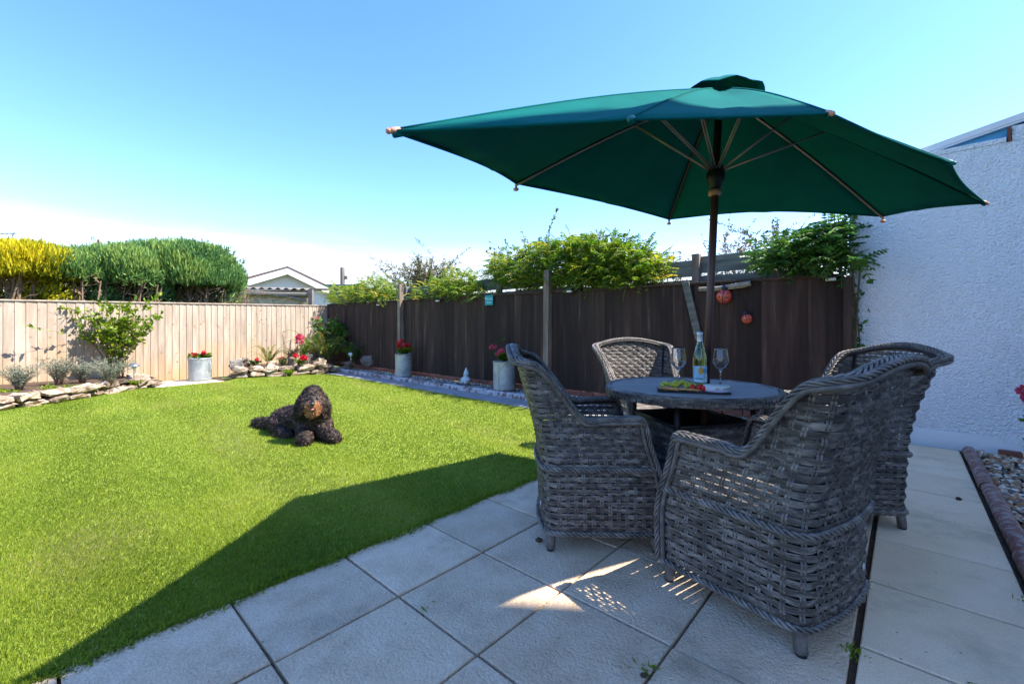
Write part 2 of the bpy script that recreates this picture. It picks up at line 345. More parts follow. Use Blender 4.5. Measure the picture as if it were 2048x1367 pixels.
m_brown = LM('brown_leaf', [(0, (.12, .08, .03)), (.6, (.26, .19, .09)), (1, (.38, .24, .18))], .3, .7)
m_fern = LM('fern_leaf', [(0, (.03, .09, .008)), (.5, (.11, .17, .015)), (1, (.34, .26, .05))], .35, .5)
m_lav = LM('lavender_leaf', [(0, (.10, .14, .09)), (.6, (.22, .27, .19)), (1, (.38, .38, .32))], .25, .7)
m_red = LM('red_petal', [(0, (.42, .005, .015)), (1, (.80, .03, .06))], .3, .5)
m_pink = LM('pink_petal', [(0, (.50, .02, .09)), (1, (.80, .16, .26))], .3, .5)

# ------------------------------------------------------------------ foliage helpers
def unit(a): return a / (np.linalg.norm(a, axis=-1, keepdims=True) + 1e-9)
def leafvf(P, D, L, Wd, tint, fold=.15, roll=None):
    n = len(P); D = unit(D); rr = rng.normal(size=(n, 3)) if roll is None else roll
    U = unit(np.cross(D, rr)); N = np.cross(D, U)
    L = np.broadcast_to(L, n)[:, None]; Wd = np.broadcast_to(Wd, n)[:, None]
    V = np.stack([P, P + D * L * .45 + U * Wd * .5 + N * L * fold * .5, P + D * L, P + D * L * .45 - U * Wd * .5 + N * L * fold * .5], 1).reshape(-1, 3)
    F = np.arange(n * 4).reshape(n, 4)
    return V, F, np.repeat(np.broadcast_to(tint, n), 4)
def cat(parts):
    Vs, Fs, Ts, k = [], [], [], 0
    for V, F, T in parts: Vs.append(V); Fs.append(F + k); Ts.append(T); k += len(V)
    return np.concatenate(Vs), np.concatenate(Fs), np.concatenate(Ts)
def sph(n): return unit(rng.normal(size=(n, 3)))
def lumpy(D, k=9, amp=.22):
    C = sph(k); s = np.zeros(len(D))
    for c in C: s += np.exp(-(1 - D @ c) * 7)
    return 1 + amp * (s / s.max() * 2 - 1)
def conifer(name, label, base, c, rad, n, mat, L=(.09, .17), wd=.035, up=.9, low=.0, stems=7, group='conifers of the hedge behind the pale fence'):
    c = np.asarray(c, float); rad = np.asarray(rad, float); base = np.asarray(base, float)
    t = thing(name, label, 'conifer', base, group=group)
    D = sph(n); D[:, 2] = np.where(D[:, 2] < -.75, -D[:, 2], D[:, 2])
    sq = lambda q: q * (.45 + .55 / (np.abs(q) ** 4).sum(1, keepdims=True) ** .25)
    D0 = D.copy(); D = sq(D); r = (rng.random(n) ** .35) * lumpy(D0, 30, .22)
    P = c + D * r[:, None] * rad - base
    # the far side of the plant reaches further down
    back = D[:, 1] > .1; P[:, 2] -= np.where(back, low * rng.random(n), 0)
    d = D * .55 + np.array((0, 0, up)) + rng.normal(size=(n, 3)) * .35
    parts = [leafvf(P, d, rng.uniform(*L, n), wd, np.clip(rng.normal(.5, .2, n) + .0, 0, 1))]
    d2 = D * .7 + np.array((0, 0, up)) + rng.normal(size=(n, 3)) * .5
    parts.append(leafvf(P + rng.normal(size=(n, 3)) * .03, d2, rng.uniform(*L, n) * .8, wd * .8, np.clip(rng.normal(.5, .22, n), 0, 1)))
    # upright young shoots over the outside of the crown
    m_ = int(n * .75); Ds = sph(m_); Ds[:, 2] = np.abs(Ds[:, 2]) * 1.5 - .72; Ds = unit(Ds); Db = sq(Ds); Ps = c + Db * rad * (lumpy(Ds, 26, .20) * rng.uniform(.84, 1.08, m_))[:, None] - base
    for q_ in range(3):
        parts.append(leafvf(Ps + np.array((0, 0, .05 * q_)) + rng.normal(size=(m_, 3)) * .012, np.array((0, 0, 1.0)) + Ds * .25 + rng.normal(size=(m_, 3)) * .22, rng.uniform(.10, .20, m_) * (1 - .2 * q_), wd * .7, np.clip(rng.normal(.68, .2, m_), 0, 1)))
    # a few leaders standing proud of the clipped top
    for q_ in range(int(26 * rad[0])):
        x_ = rng.uniform(-.92, .92); b0 = c - base + np.array((x_ * rad[0], rng.uniform(-.6, .3) * rad[1], rad[2] * rng.uniform(.72, .95) * (1 - .35 * x_ ** 4))); k_ = 26; hh_ = rng.uniform(.08, .30)
        P_ = b0 + np.column_stack([rng.normal(0, .025, k_), rng.normal(0, .025, k_), rng.uniform(-.05, 1, k_) * hh_]); parts.append(leafvf(P_, np.array((0, 0, 1.0)) + rng.normal(size=(k_, 3)) * .4, rng.uniform(.05, .11, k_), wd * .6, np.clip(rng.normal(.7, .2, k_), 0, 1)))
    V, F, T = cat(parts); T = np.clip(T + .16 * np.sin(V[:, 0] * 5.3 + 2 * np.sin(V[:, 2] * 4.1 + 1)) + .14 * np.sin(V[:, 2] * 7.7 + 1.6 * np.sin(V[:, 0] * 9.0)), 0, 1); part('foliage', V, F, mat, t, tint=T)
    mb = MB(); cc = c - base
    for i in range(stems):
        a = np.array((rng.uniform(-.8, .8) * rad[0], rng.uniform(-.6, .1) * rad[1], 0)); top = np.array((a[0] + rng.normal() * .12, a[1] + .12, cc[2] - rad[2] * .72))
        mid = (a + top) / 2 + rng.normal(size=3) * .07
        mb.add(*tubevf([a, mid, top], [.04, .03, .012], 5))
        for k in range(4):
            q = top + np.array((0, 0, rng.uniform(-.45, 0))); e = q + np.array((rng.normal() * .2, rng.normal() * .08, rng.uniform(.1, .35)))
            mb.add(*tubevf([q, (q + e) / 2 + rng.normal(size=3) * .03, e], [.015, .011, .005], 4))
    mb.part('trunk', m_bark, t)
    return t
def curve(p0, p1, bend, m=6):
    s = np.linspace(0, 1, m)[:, None]; p0 = np.asarray(p0, float); p1 = np.asarray(p1, float)
    return p0 + (p1 - p0) * s + np.asarray(bend) * (4 * s * (1 - s))
def stem_plant(name, label, catg, base, nst, height, spread, leafL, leafW, per, mat, smat=None, rstem=.008, start=.25, group=None, droop=0.0, flat=None, tb=(.5, .22), lean=(0, 0, 0), twig=0):
    base = np.asarray(base, float); t = thing(name, label, catg, base, group=group); mb = MB(); parts = []
    for i in range(nst):
        a = rng.random() * 2 * np.pi; q = rng.random() ** .6
        hh = height * rng.uniform(.6, 1.0)
        tip = np.array((math.cos(a) * spread[0] * q, math.sin(a) * spread[1] * q, hh)) + np.asarray(lean)
        p = curve((math.cos(a) * spread[0] * .12, math.sin(a) * spread[1] * .12, 0), tip, np.array((-math.cos(a) * spread[0] * .15, -math.sin(a) * spread[1] * .15, hh * .08)), 7)
        if flat is not None: p[:, 1] = np.minimum(p[:, 1], flat)
        mb.add(*tubevf(p, np.linspace(rstem, rstem * .3, 7), 4))
        segs = [p]
        for k in range(twig):
            s0 = rng.uniform(.35, .9); j = s0 * 6; i0 = int(j); b0 = p[i0] + (p[min(i0 + 1, 6)] - p[i0]) * (j - i0)
            e = b0 + np.array((rng.normal() * .16, rng.normal() * .16, rng.uniform(-.02, .22))) * height
            pp = curve(b0, e, rng.normal(size=3) * .03, 7); mb.add(*tubevf(pp, np.linspace(rstem * .5, rstem * .2, 7), 3)); segs.append(pp)
        for pp in segs:
            m = max(2, int(per / len(segs) ** .6)); s = rng.uniform(start if pp is p else .2, 1, m) * 6; i0 = np.minimum(s.astype(int), 5); f = (s - i0)[:, None]
            P = pp[i0] * (1 - f) + pp[i0 + 1] * f; tg = unit(pp[i0 + 1] - pp[i0])
            d = unit(rng.normal(size=(m, 3))) + tg * .7; d[:, 2] += .15 - droop
            parts.append(leafvf(P, d, leafL * rng.uniform(.6, 1.15, m), leafW * rng.uniform(.7, 1.1, m), np.clip(rng.normal(tb[0], tb[1], m), 0, 1)))
    mb.part('stem', smat or m_stem, t, True)
    V, F, T = cat(parts); part('foliage', V, F, mat, t, tint=T)
    return t
def frondvf(p0, p1, bend, pairs, ll, lw, taper, tint, droop=.0, tip=True):
    s = np.linspace(.12, 1, pairs); S = s[:, None]
    P = p0 + (p1 - p0) * S + bend * (4 * S * (1 - S)); tg = unit(np.gradient(P, axis=0))
    side = unit(np.cross(tg, np.array((0, 0, 1.0)) + rng.normal(size=3) * .25)); k = (1 - taper * s) if taper >= 0 else np.ones(pairs)
    out_ = []
    for sg in (1, -1):
        d = side * sg + tg * .45 + np.array((0, 0, -droop)); out_.append(leafvf(P, d, ll * k * rng.uniform(.85, 1.1, pairs), lw * (.5 + .5 * k), np.clip(tint + rng.normal(size=pairs) * .08, 0, 1), roll=np.tile(np.cross(side[0], tg[0]) * sg, (pairs, 1)) + rng.normal(size=(pairs, 3)) * .25))
    out_.append(leafvf(P[-1:], tg[-1:], ll * .8, lw, np.array([tint])))
    return out_, P
def frond_plant(name, label, catg, base, fr, mat, pairs=7, ll=.05, lw=.02, taper=.2, droop=.2, group=None, rstem=.004):
    """fr: list of (start, end, bend, tint) relative to base"""
    base = np.asarray(base, float); t = thing(name, label, catg, base, group=group); mb = MB(); parts = []
    for p0, p1, bend, tn in fr:
        ps, P = frondvf(np.asarray(p0, float), np.asarray(p1, float), np.asarray(bend, float), pairs, ll, lw, taper, tn, droop)
        parts += ps; mb.add(*tubevf(np.vstack([p0, P]), rstem, 3, False))
    mb.part('stem', m_stem, t); V, F, T = cat(parts); part('foliage', V, F, mat, t, tint=T)
    return t
def petals(c, r, n, L, mat, parent, name='flower_head', Wd=None):
    D = sph(n); P = np.asarray(c, float) + D * r * .5
    V, F, T = leafvf(P, D + rng.normal(size=(n, 3)) * .5, L, Wd or L * .9, rng.random(n)); return part(name, V, F, mat, parent, tint=T)
def in_poly(P, poly):
    x, y = P[:, 0], P[:, 1]; inside = np.zeros(len(P), bool); n = len(poly)
    for i in range(n):
        x0, y0 = poly[i][:2]; x1, y1 = poly[(i + 1) % n][:2]
        c = ((y0 > y) != (y1 > y)) & (x < (x1 - x0) * (y - y0) / (y1 - y0 + 1e-12) + x0); inside ^= c
    return inside
def pebblevf(P, sz, tint):
    """low stones: six-sided flattened double cones"""
    n = len(P); a = rng.random(n) * 6.28; k = 6; an = np.arange(k) * 2 * np.pi / k
    ex = rng.uniform(.8, 1.5, n)
    jr = rng.uniform(.75, 1.2, (n, k))
    cx = np.cos(an)[None] * jr * ex[:, None] * sz[:, None]; cy = np.sin(an)[None] * jr * sz[:, None]
    X = cx * np.cos(a)[:, None] - cy * np.sin(a)[:, None]; Y = cx * np.sin(a)[:, None] + cy * np.cos(a)[:, None]
    tx, ty = rng.normal(0, .28, (2, n, 1))
    hgt = rng.uniform(.3, .6, n)[:, None] * sz[:, None]
    lo = np.stack([X, Y, X * tx + Y * ty - hgt * .5], -1); hi = np.stack([X * .62, Y * .62, (X * tx + Y * ty) * .62 + hgt], -1)
    V = (np.concatenate([lo, hi], 1) + P[:, None, :]).reshape(-1, 3)
    F = []
    b = np.arange(n)[:, None] * 12
    quads = [np.concatenate([b + i, b + (i + 1) % k, b + k + (i + 1) % k, b + k + i], 1) for i in range(k)]
    quads += [np.concatenate([b + 6, b + 7, b + 8, b + 9], 1), np.concatenate([b + 6, b + 9, b + 10, b + 11], 1)]
    return V, np.concatenate(quads), np.repeat(tint, 12)

# ================================================================== THE SETTING
gp = part('ground', [(-300, -80, -.06), (300, -80, -.06), (300, 600, -.06), (-300, 600, -.06)], [(0, 1, 2, 3)], m_ground); tag(gp, kind='structure')
def sheet(name, poly, z, mat, parent=None, kind='structure'):
    V = [(p[0], p[1], z) for p in poly]; o = part(name, V, [tuple(range(len(V)))], mat, parent)
    return tag(o, kind=kind) if parent is None else o
def PL(b): return 4.40 + .26 * (-1.955 - b) / 7.85        # lawn edge of the side path
def KB(b): return 4.86 + .20 * (-.5 - b) / 9.6            # kerb
# patio
patio = sheet('patio', [W(-3, -1.98), W(-3, .40), W(5.60, .40), W(5.60, -.5), W(4.83, -.5), W(4.83, -1.98)], -.022, m_soil)
def slab(dx, dy, mat, parent, c, rz):
    V, F = boxvf((dx, dy, .045), .004)
    V[:, 2] += rng.normal() * .0008
    V[V[:, 2] > 0, 2] += 0
    o = part('paving_slab', V, F, mat, parent, loc=(c[0], c[1], -.0225 + rng.uniform(-.0015, .0015)), rot=(rng.normal() * .0015, rng.normal() * .0015, rz + rng.normal() * .002))
    return o
E2L = [-1.975, -1.511, -1.046, -.585, -.128]
E1L = [.977 + .4695 * k for k in range(-6, 9)] + [4.83]
for i in range(len(E1L) - 1):
    for j in range(4):
        a0, a1, b0, b1 = E1L[i], E1L[i + 1], E2L[j], E2L[j + 1]
        if a1 - a0 < .05: continue
        slab(a1 - a0 - .010, b1 - b0 - .010, m_slab, patio, W((a0 + a1) / 2, (b0 + b1) / 2), ROTE1)
R1L = [5.49 - .515 * k for k in range(0, 14)]
for i in range(len(R1L) - 1):
    slab(.502, .470, m_slabr, patio, W((R1L[i] + R1L[i + 1]) / 2, .124), ROTE1)
# side path
path = sheet('side_path', [W(PL(-1.99), -1.99), W(KB(-1.99), -1.99), W(KB(-10.4), -10.4), W(PL(-10.4), -10.4)], -.026, m_soil)
b = -1.99
while b > -10.3:
    L = .60; bm = b - L / 2; mid = (PL(bm) + KB(bm)) / 2
    slab(KB(bm) - PL(bm) - .012, L - .008, m_path, path, W(mid, bm), ROTE1 + .028); b -= L
# slabs under the bin by the pale fence
PF = np.array((-5.31, 12.37)) - np.array((-8.63, 7.25)); PF /= np.linalg.norm(PF); PN = np.array((PF[1], -PF[0]))    # pale fence direction, its normal into the garden
pad = sheet('bin_pad', [(-6.52, 7.92), (-5.86, 8.84), (-6.6, 9.75), (-7.35, 8.9)], -.028, m_soil)
for k in range(2):
    for r_ in range(2):
        c = np.array((-6.52, 7.92)) + PF * (.28 + .56 * k) - PN * (.26 + .5 * r_)
        slab(.54, .48, m_pad, pad, (c[0], c[1]), math.atan2(PF[1], PF[0]))
# lawn
LAWN = [W(-2.2, -1.955)[:2], W(4.40, -1.955)[:2], W(PL(-9.6), -9.6)[:2], (-4.55, 10.35), (-5.2, 9.74), (-6.0, 9.42), (-5.86, 8.84), (-6.5, 7.93), (-6.85, 7.7), (-6.72, 6.6), (-6.85, 5.8), (-7.3, 4.3), (-7.5, 2.2), (-5, .2)]
lawn = sheet('lawn', LAWN, -.004, m_lawnsoil)
def lawn_blades():
    parts = []
    dens = lambda d: np.minimum(60000.0, 60000.0 * (1.95 / d) ** 1.8)           # blades per square metre thin out evenly with distance
    for y0, y1 in ((.8, 1.6), (1.6, 2.4), (2.4, 3.4), (3.4, 4.8), (4.8, 6.8), (6.8, 9.5), (9.5, 13)):
        x0, x1 = -1.26 * y1 - .3, 2.2; n = int((x1 - x0) * (y1 - y0) * dens(y0))
        P = np.stack([rng.uniform(x0, x1, n), rng.uniform(y0, y1, n)], 1); P = P[rng.random(n) < dens(P[:, 1]) / dens(y0)]
        P = P[in_poly(P, LAWN) & (P[:, 0] > -1.24 * P[:, 1] - .25)]; n = len(P)
        d = P[:, 1]
        e2 = P @ E2; stripe = np.tanh(2.5 * np.sin((P @ E1) * 2 * np.pi / 1.0 + .25 * np.sin(e2 * 1.3)))
        # patchiness from a few long sine waves
        pn = np.sin(P[:, 0] * 2.1 + 1.3 * np.sin(P[:, 1] * 1.7)) * .5 + np.sin(P[:, 1] * 3.1 + 2 * np.sin(P[:, 0] * 2.3 + 1)) * .5 + np.sin(P[:, 0] * 7.3 + P[:, 1] * 5.1) * .35
        hgt = rng.uniform(.007, .017, n) * (1 + .12 * pn)
        wd = np.maximum(.0019, .0008 * d) * rng.uniform(.8, 1.3, n)
        az = rng.random(n) * 2 * np.pi; ln = rng.uniform(.15, .75, n) * hgt
        lx = np.cos(az) * ln + E2[0] * stripe * hgt * .4; ly = np.sin(az) * ln + E2[1] * stripe * hgt * .4
        sx = np.cos(az + 1.57 + rng.normal(size=n) * .4) * wd / 2; sy = np.sin(az + 1.57) * wd / 2
        z0 = np.zeros(n) - .004
        V = np.stack([np.stack([P[:, 0] - sx, P[:, 1] - sy, z0], 1), np.stack([P[:, 0] + sx, P[:, 1] + sy, z0], 1),
                      np.stack([P[:, 0] + sx * .75 + lx * .45, P[:, 1] + sy * .75 + ly * .45, hgt * .62], 1),
                      np.stack([P[:, 0] + lx, P[:, 1] + ly, hgt], 1)], 1).reshape(-1, 3)
        T = np.clip(rng.normal(.50, .18, n) + .16 * pn + .075 * stripe + (rng.random(n) < .035) * .45, 0, 1)
        parts.append((V, np.arange(n * 4).reshape(n, 4), np.repeat(T, 4)))
    # ragged longer blades hanging over the paving
    n = 9000; a = rng.uniform(-1.2, 4.4, n); bb = -1.955 + rng.normal(0, .018, n) + .012 * np.sin(a * 6.1) + .012 * np.sin(a * 15.7) - .02
    P = np.outer(a, E1) + np.outer(bb, E2); P3 = np.column_stack([P, np.full(n, -.004)])
    d = np.column_stack([np.outer(rng.uniform(-.2, 1.0, n), E2) + rng.normal(size=(n, 2)) * .5, rng.uniform(.3, 1.0, n)])
    parts.append(leafvf(P3, d, rng.uniform(.018, .045, n), .004, np.clip(rng.normal(.38, .17, n), 0, .85)))
    V, F, T = cat(parts)
    o = part('grass', V, F, m_grass, tint=T); tag(o, 'short mown lawn grass in light and dark stripes', 'grass', kind='stuff')
lawn_blades()
# gravel beds
bed = sheet('gravel_bed', [W(-3, .50), W(-3, 3.18), W(5.60, 3.18), W(5.60, .50)], -.018, m_soil)
def gravel(name, label, poly, n, s0, s1, z, mat, layers=1):
    p = np.array([q[:2] for q in poly]); lo, hi = p.min(0), p.max(0)
    P = np.stack([rng.uniform(lo[0], hi[0], n), rng.uniform(lo[1], hi[1], n)], 1); P = P[in_poly(P, poly)]; m = len(P)
    P3 = np.column_stack([P, z + rng.uniform(0, .018, m)]); V, F, T = pebblevf(P3, rng.uniform(s0, s1, m), rng.random(m))
    tag(part(name, V, F, mat, tint=T), label, 'gravel', kind='stuff')
gravel('gravel', 'mixed brown and cream gravel beside the white wall', [W(1.2, .47), W(1.2, 1.35), W(5.55, 1.35), W(5.55, .47)], 16500, .010, .021, -.006, m_peb)
bed2 = sheet('gravel_border', [W(KB(-.5) + .05, -.52), W(5.54, -.52), W(5.54, -10.6), W(KB(-10.6) + .05, -10.6)], .035, m_soil)
gravel('gravel', 'grey gravel strip at the foot of the dark fence', [W(KB(-.5) + .09, -.55), W(5.53, -.55), W(5.53, -10.3), W(KB(-10.3) + .09, -10.3)], 26000, .011, .022, .04, m_peb2)

# kerbs
kb = thing('concrete_kerb', 'pale concrete kerb edging the gravel along the dark fence', 'kerb', W(KB(-5), -5))
b = -.55; K0 = np.array(kb.location)
while b > -10.3:
    L = .915; bm = b - L / 2; c = W(KB(bm) + .035, bm) - K0
    mb = MB(); n_ = 14; s = np.linspace(-L / 2 + .004, L / 2 - .004, n_)
    pr = np.array([(-.045, -.03), (-.047, .05), (-.038, .068), (-.015, .077), (.015, .077), (.038, .068), (.045, .05), (.045, -.03)])
    V = np.array([[(p[0] + rng.normal() * .0018, si, p[1] + rng.normal() * .0018) for p in pr] for si in s]).reshape(-1, 3)
    F = [(i * 8 + j, i * 8 + j + 1, i * 8 + 9 + j, i * 8 + 8 + j) for i in range(n_ - 1) for j in range(7)] + [tuple(range(8)), tuple((n_ - 1) * 8 + j for j in range(8))[::-1]]
    part('kerb_block', V, F, m_kerb, kb, True, loc=c, rot=(0, 0, ROTE1 + .021 + rng.normal() * .004)); b -= L
te = thing('terracotta_edging', 'rounded weathered red edging between paving and gravel', 'kerb', W(3, .42)); K0 = np.array(te.location)
a = 5.50
while a > -1:
    L = .60; c = W(a - L / 2, .425 + rng.normal() * .003) - K0; s = np.linspace(-L / 2 + .002, L / 2 - .002, 16)
    an = np.linspace(-.35, np.pi + .35, 9)
    V = np.array([[(si, .043 * math.cos(q) + rng.normal() * .0012, .006 + .043 * math.sin(q) + rng.normal() * .0012) for q in an] for si in s]).reshape(-1, 3)
    F = [(i * 9 + j, i * 9 + j + 1, i * 9 + 10 + j, i * 9 + 9 + j) for i in range(15) for j in range(8)] + [tuple(range(9)), tuple(15 * 9 + j for j in range(9))[::-1]]
    part('edging_piece', V, F, m_terra, te, True, loc=c, rot=(0, 0, ROTE1 + rng.normal() * .004)); a -= L
hb = MB(); hb.box((0, 0, 0), (.13, .06, .045), 0, .004); h1 = hb.part('half_brick', m_brick, loc=W(5.50, .66, .03), rot=(0, 0, ROTE2)); tag(h1, 'half red brick lying on gravel against the white wall', 'brick')
# little crumbs of soil on the paving
for (u, v, s) in ((1918, 999, .017), (1975, 925, .02), (1078, 1082, .02), (1287, 1352, .012)):
    V, F = spherevf((0, 0, 0), (s, s * .7, s * .55), 8, 6); V += rng.normal(size=V.shape) * s * .12
    o = part('soil_clod', V, F, m_soil, loc=G(u, v) + np.array((0, 0, s * .4)))
    tag(o, {1918: 'dark clod lying on pale paving nearest the red edging', 1975: 'dark clod at the foot of the red edging', 1078: 'dark clod on paving behind the left chair leg', 1287: 'small dark clod in the paving joint at the bottom of the picture'}[u], 'clod', 'soil clods on the paving')

# ------------------------------------------------------------------ white garage wall
ga = thing('garage', 'white roughcast garage wall with pale plinth at the right', 'building', W(5.66, 1.0)); GO = np.array(ga.location)
def gbox(name, a0, a1, b0, b1, z0, z1, mat, parent=ga, bev=0.0):
    c = W((a0 + a1) / 2, (b0 + b1) / 2, (z0 + z1) / 2) - GO
    mb = MB(); mb.box((0, 0, 0), (a1 - a0, b1 - b0, z1 - z0), 0, bev)
    return mb.part(name, mat, parent, loc=c, rot=(0, 0, ROTE1))
gbox('wall', 5.66, 9.5, -.42, 4.6, .135, 2.70, m_render)
gbox('plinth', 5.652, 9.4, -.41, 4.6, -.05, .133, m_plinth)
gbox('coping', 5.655, 9.5, -.42, .655, 2.702, 2.745, m_render)
gbox('parapet', 5.662, 5.95, .69, 4.6, 2.702, 2.83, m_render)
def slope_board(name, b0, z0, b1, z1, hgt, a0, a1, mat):
    V = []
    for a_ in (a0, a1):
        for bb, zz in ((b0, z0), (b1, z1), (b1, z1 + hgt), (b0, z0 + hgt)): V.append(W(a_, bb, zz) - GO)
    return part(name, V, [(3, 2, 1, 0), (4, 5, 6, 7), (0, 1, 5, 4), (1, 2, 6, 5), (2, 3, 7, 6), (3, 0, 4, 7)], mat, ga)
slope_board('fascia', -.35, 2.655, 3.2, 3.40, .055, 5.70, 5.74, m_white)
slope_board('drip_edge', -.35, 2.637, 3.2, 3.382, .016, 5.705, 5.745, m_white)
slope_board('roof', -.35, 2.70, 3.2, 3.44, .02, 5.745, 9.4, m_corr)
V = [W(5.75, .12, 2.735) - GO, W(5.75, .68, 2.735) - GO, W(5.75, .68, 2.86) - GO]; V += [v + np.append(E1 * .02, 0) for v in V]
part('blue_panel', V, [(2, 1, 0), (3, 4, 5), (0, 1, 4, 3), (1, 2, 5, 4), (2, 0, 3, 5)], m_bluep, ga)
gbox('bracket', 5.64, 5.70, .665, .683, 2.70, 2.82, m_brick)
# the house stands unseen to the right, its outline shaped to shade the patio
ho = thing('house', 'white house standing beside the patio', 'building', W(2.5, 6.0)); GO2 = np.array(ho.location)
def hbox(name, a0, a1, b0, b1, z0, z1, mat):
    c = W((a0 + a1) / 2, (b0 + b1) / 2, (z0 + z1) / 2) - GO2; mb = MB(); mb.box((0, 0, 0), (a1 - a0, b1 - b0, z1 - z0))
    return mb.part(name, mat, ho, loc=c, rot=(0, 0, ROTE1))
hbox('wall', -.5, 4.5, 3.2, 9.5, -.05, 8.88, m_render)
hbox('shade_wing', 4.502, 8.5, 3.2, 9.0, -.05, 6.6, m_render)  # invented lower wing, height set to light the canopy yet shade the paving
for a0, z0_ in ((.6, .9), (2.9, .9), (.6, 3.6), (2.9, 3.6), (5.6, 3.4)):
    w_ = hbox('window', a0, a0 + 1.2, 3.16, 3.198, z0_, z0_ + 1.15, m_white); mb = MB(); mb.box((0, -.022, 0), (1.08, .01, 1.03)); mb.part('pane', m_panel, w_)

# ------------------------------------------------------------------ pale fence
pf0 = np.array((-8.63, 7.25)); pfc = np.array((-5.31, 12.37)); PLn = np.linalg.norm(pfc - pf0)
pfence = thing('pale_fence', 'pale close-board timber fence along the far left side', 'fence', (pf0[0], pf0[1], 0)); ang = math.atan2(PF[1], PF[0])
def ztop(s): return 1.575 + .175 * s / PLn
s = -2.2; i = 0
while s < PLn - .02:
    w = .125 + rng.normal() * .004; zt = ztop(s + w / 2) - .03
    mb = MB(); V, F = boxvf((w + .012, .018, zt + .05), .003)
    V[:, 1] += V[:, 0] / w * .011                                     # feather-edge lap
    part('board', V, F, m_pale, pfence, loc=((PF * (s + w / 2))[0], (PF * (s + w / 2))[1], zt / 2 - .02), rot=(rng.normal() * .001, rng.normal() * .0015, ang)); s += w
for k in range(4):
    s0 = -2.2 + k * 2.1; s1 = min(s0 + 2.097, PLn + .03); c = PF * (s0 + s1) / 2
    mb = MB(); mb.box((0, 0, 0), (s1 - s0, .062, .028), 0, .004)
    mb.part('capping_rail', m_pale, pfence, loc=(c[0], c[1], ztop((s0 + s1) / 2) - .012), rot=(0, -math.atan2(.175, PLn), ang))

# ------------------------------------------------------------------ dark fence
FE = 5.56
dfence = thing('dark_fence', 'dark brown stained close-board fence along the right side', 'fence', W(FE, -6)); FO = np.array(dfence.location)
def dzt(b): return 1.632 + (-.49 - b) / 11.77 * .13
b = -.45; 
while b > -12.25:
    w = rng.choice([.145, .15, .14, .155]); zt = dzt(b - w / 2) - .012; z0 = .13
    V, F = boxvf((w + .003, .018, zt - z0), .004); V[:, 1] += V[:, 0] / w * .022
    part('board', V, F, m_dark, dfence, loc=W(FE, b - w / 2, (zt + z0) / 2) - FO, rot=(rng.normal() * .0015, rng.normal() * .002, ROTE2)); b -= w
for b0, b1 in ((-.46, -3.58), (-3.72, -7.0), (-7.16, -9.6), (-9.62, -12.2)):
    L = b0 - b1; bm = (b0 + b1) / 2; V, F = boxvf((L, .05, .03), .004)
    part('capping_rail', V, F, m_dark, dfence, loc=W(FE - .012, bm, dzt(bm)) - FO, rot=(0, math.atan2(.13, 11.77), ROTE2))
b = -.5
while b > -12:
    V, F = boxvf((.21, .09, .07), .004); part('brick', V, F, m_brick, dfence, loc=W(FE - .02, b - .11, .092) - FO, rot=(0, 0, ROTE2 + rng.normal() * .01)); b -= .222
def post(bb, zt, mat=m_post, w=.1):
    V, F = boxvf((w, w, zt), .006); part('post', V, F, mat, dfence, loc=W(FE - .065, bb, zt / 2) - FO, rot=(rng.normal() * .004, rng.normal() * .004, ROTE2))
def b_at(u, a=FE):                                    # garden coordinate along the fence for a photo column
    x = (u - 1024) / FPX; y = a / (E1[0] * x + E1[1]); return x * y * E2[0] + y * E2[1]
post(b_at(806), 2.08); post(b_at(1100), 2.02); post(-.42, 1.60, m_dark, .07)
V, F = boxvf((.085, .03, .74), .004)
part('brace', V, F, m_grey, dfence, loc=W(FE - .045, b_at(1387), 1.31) - FO, rot=(0, R(-13), ROTE2))
# weathered boards of the next garden's fence above it
gfence = thing('grey_board_fence', 'weathered grey horizontal boards rising above the dark fence', 'fence', W(5.80, -6)); FG = np.array(gfence.location)
ends = [-.55] + [b_at(u, 5.8) for u in (1392, 1160, 1000, 815)] + [b_at(700, 5.8)]
for k in range(len(ends) - 1):
    b0, b1 = ends[k] - .02, ends[k + 1] + .02; L = b0 - b1; bm = (b0 + b1) / 2; top = [2.02, 1.985, 2.02, 2.03, 2.02][k]
    for zc, hh in ((top - .11, .215), (top - .36, .2)):
        V, F = boxvf((L, .028, hh), .004); part('plank', V, F, m_grey, gfence, loc=W(5.80, bm, zc) - FG, rot=(0, rng.normal() * .003, ROTE2))
    V, F = boxvf((.09, .09, top + .03), .005); part('post', V, F, m_post if k == 0 else m_grey, gfence, loc=W(5.76, b1, (top + .03) / 2) - FG, rot=(0, 0, ROTE2))

# ================================================================== BEYOND THE FENCES
def behind(u, gap):                                   # a point `gap` metres behind the pale fence on a photo column
    x = (u - 1024) / FPX; y = (-7.48 - .633 * 9.07) / (x - .633); return (y + gap)
def hedge(name, label, u0, u1, vtop, vbot, gap, n, mat, ry=.75, low=.9, **k):
    uc = (u0 + u1) / 2; y = behind(uc, gap); p0, p1 = AT(u0, vtop, y), AT(u1, vbot, y)
    c = np.array(((p0[0] + p1[0]) / 2, y, (p0[2] + p1[2]) / 2)); rad = ((p1[0] - p0[0]) / 2 * .97, ry, (p0[2] - p1[2]) / 2 * .95)
    return conifer(name, label, (c[0], c[1], 0), c, rad, n, mat, low=low, **k)
hedge('golden_conifer', 'bright golden yellow conifer at the left end of the hedge', -95, 122, 496, 572, 1.1, 7500, m_gold, L=(.07, .14), wd=.04, stems=22)
hedge('green_conifer', 'smallest green conifer beside the golden one', 118, 210, 515, 572, 1.0, 3600, m_conif, stems=12)
hedge('green_conifer', 'middle green conifer of the hedge', 190, 312, 507, 580, 1.15, 5200, m_conif, stems=16)
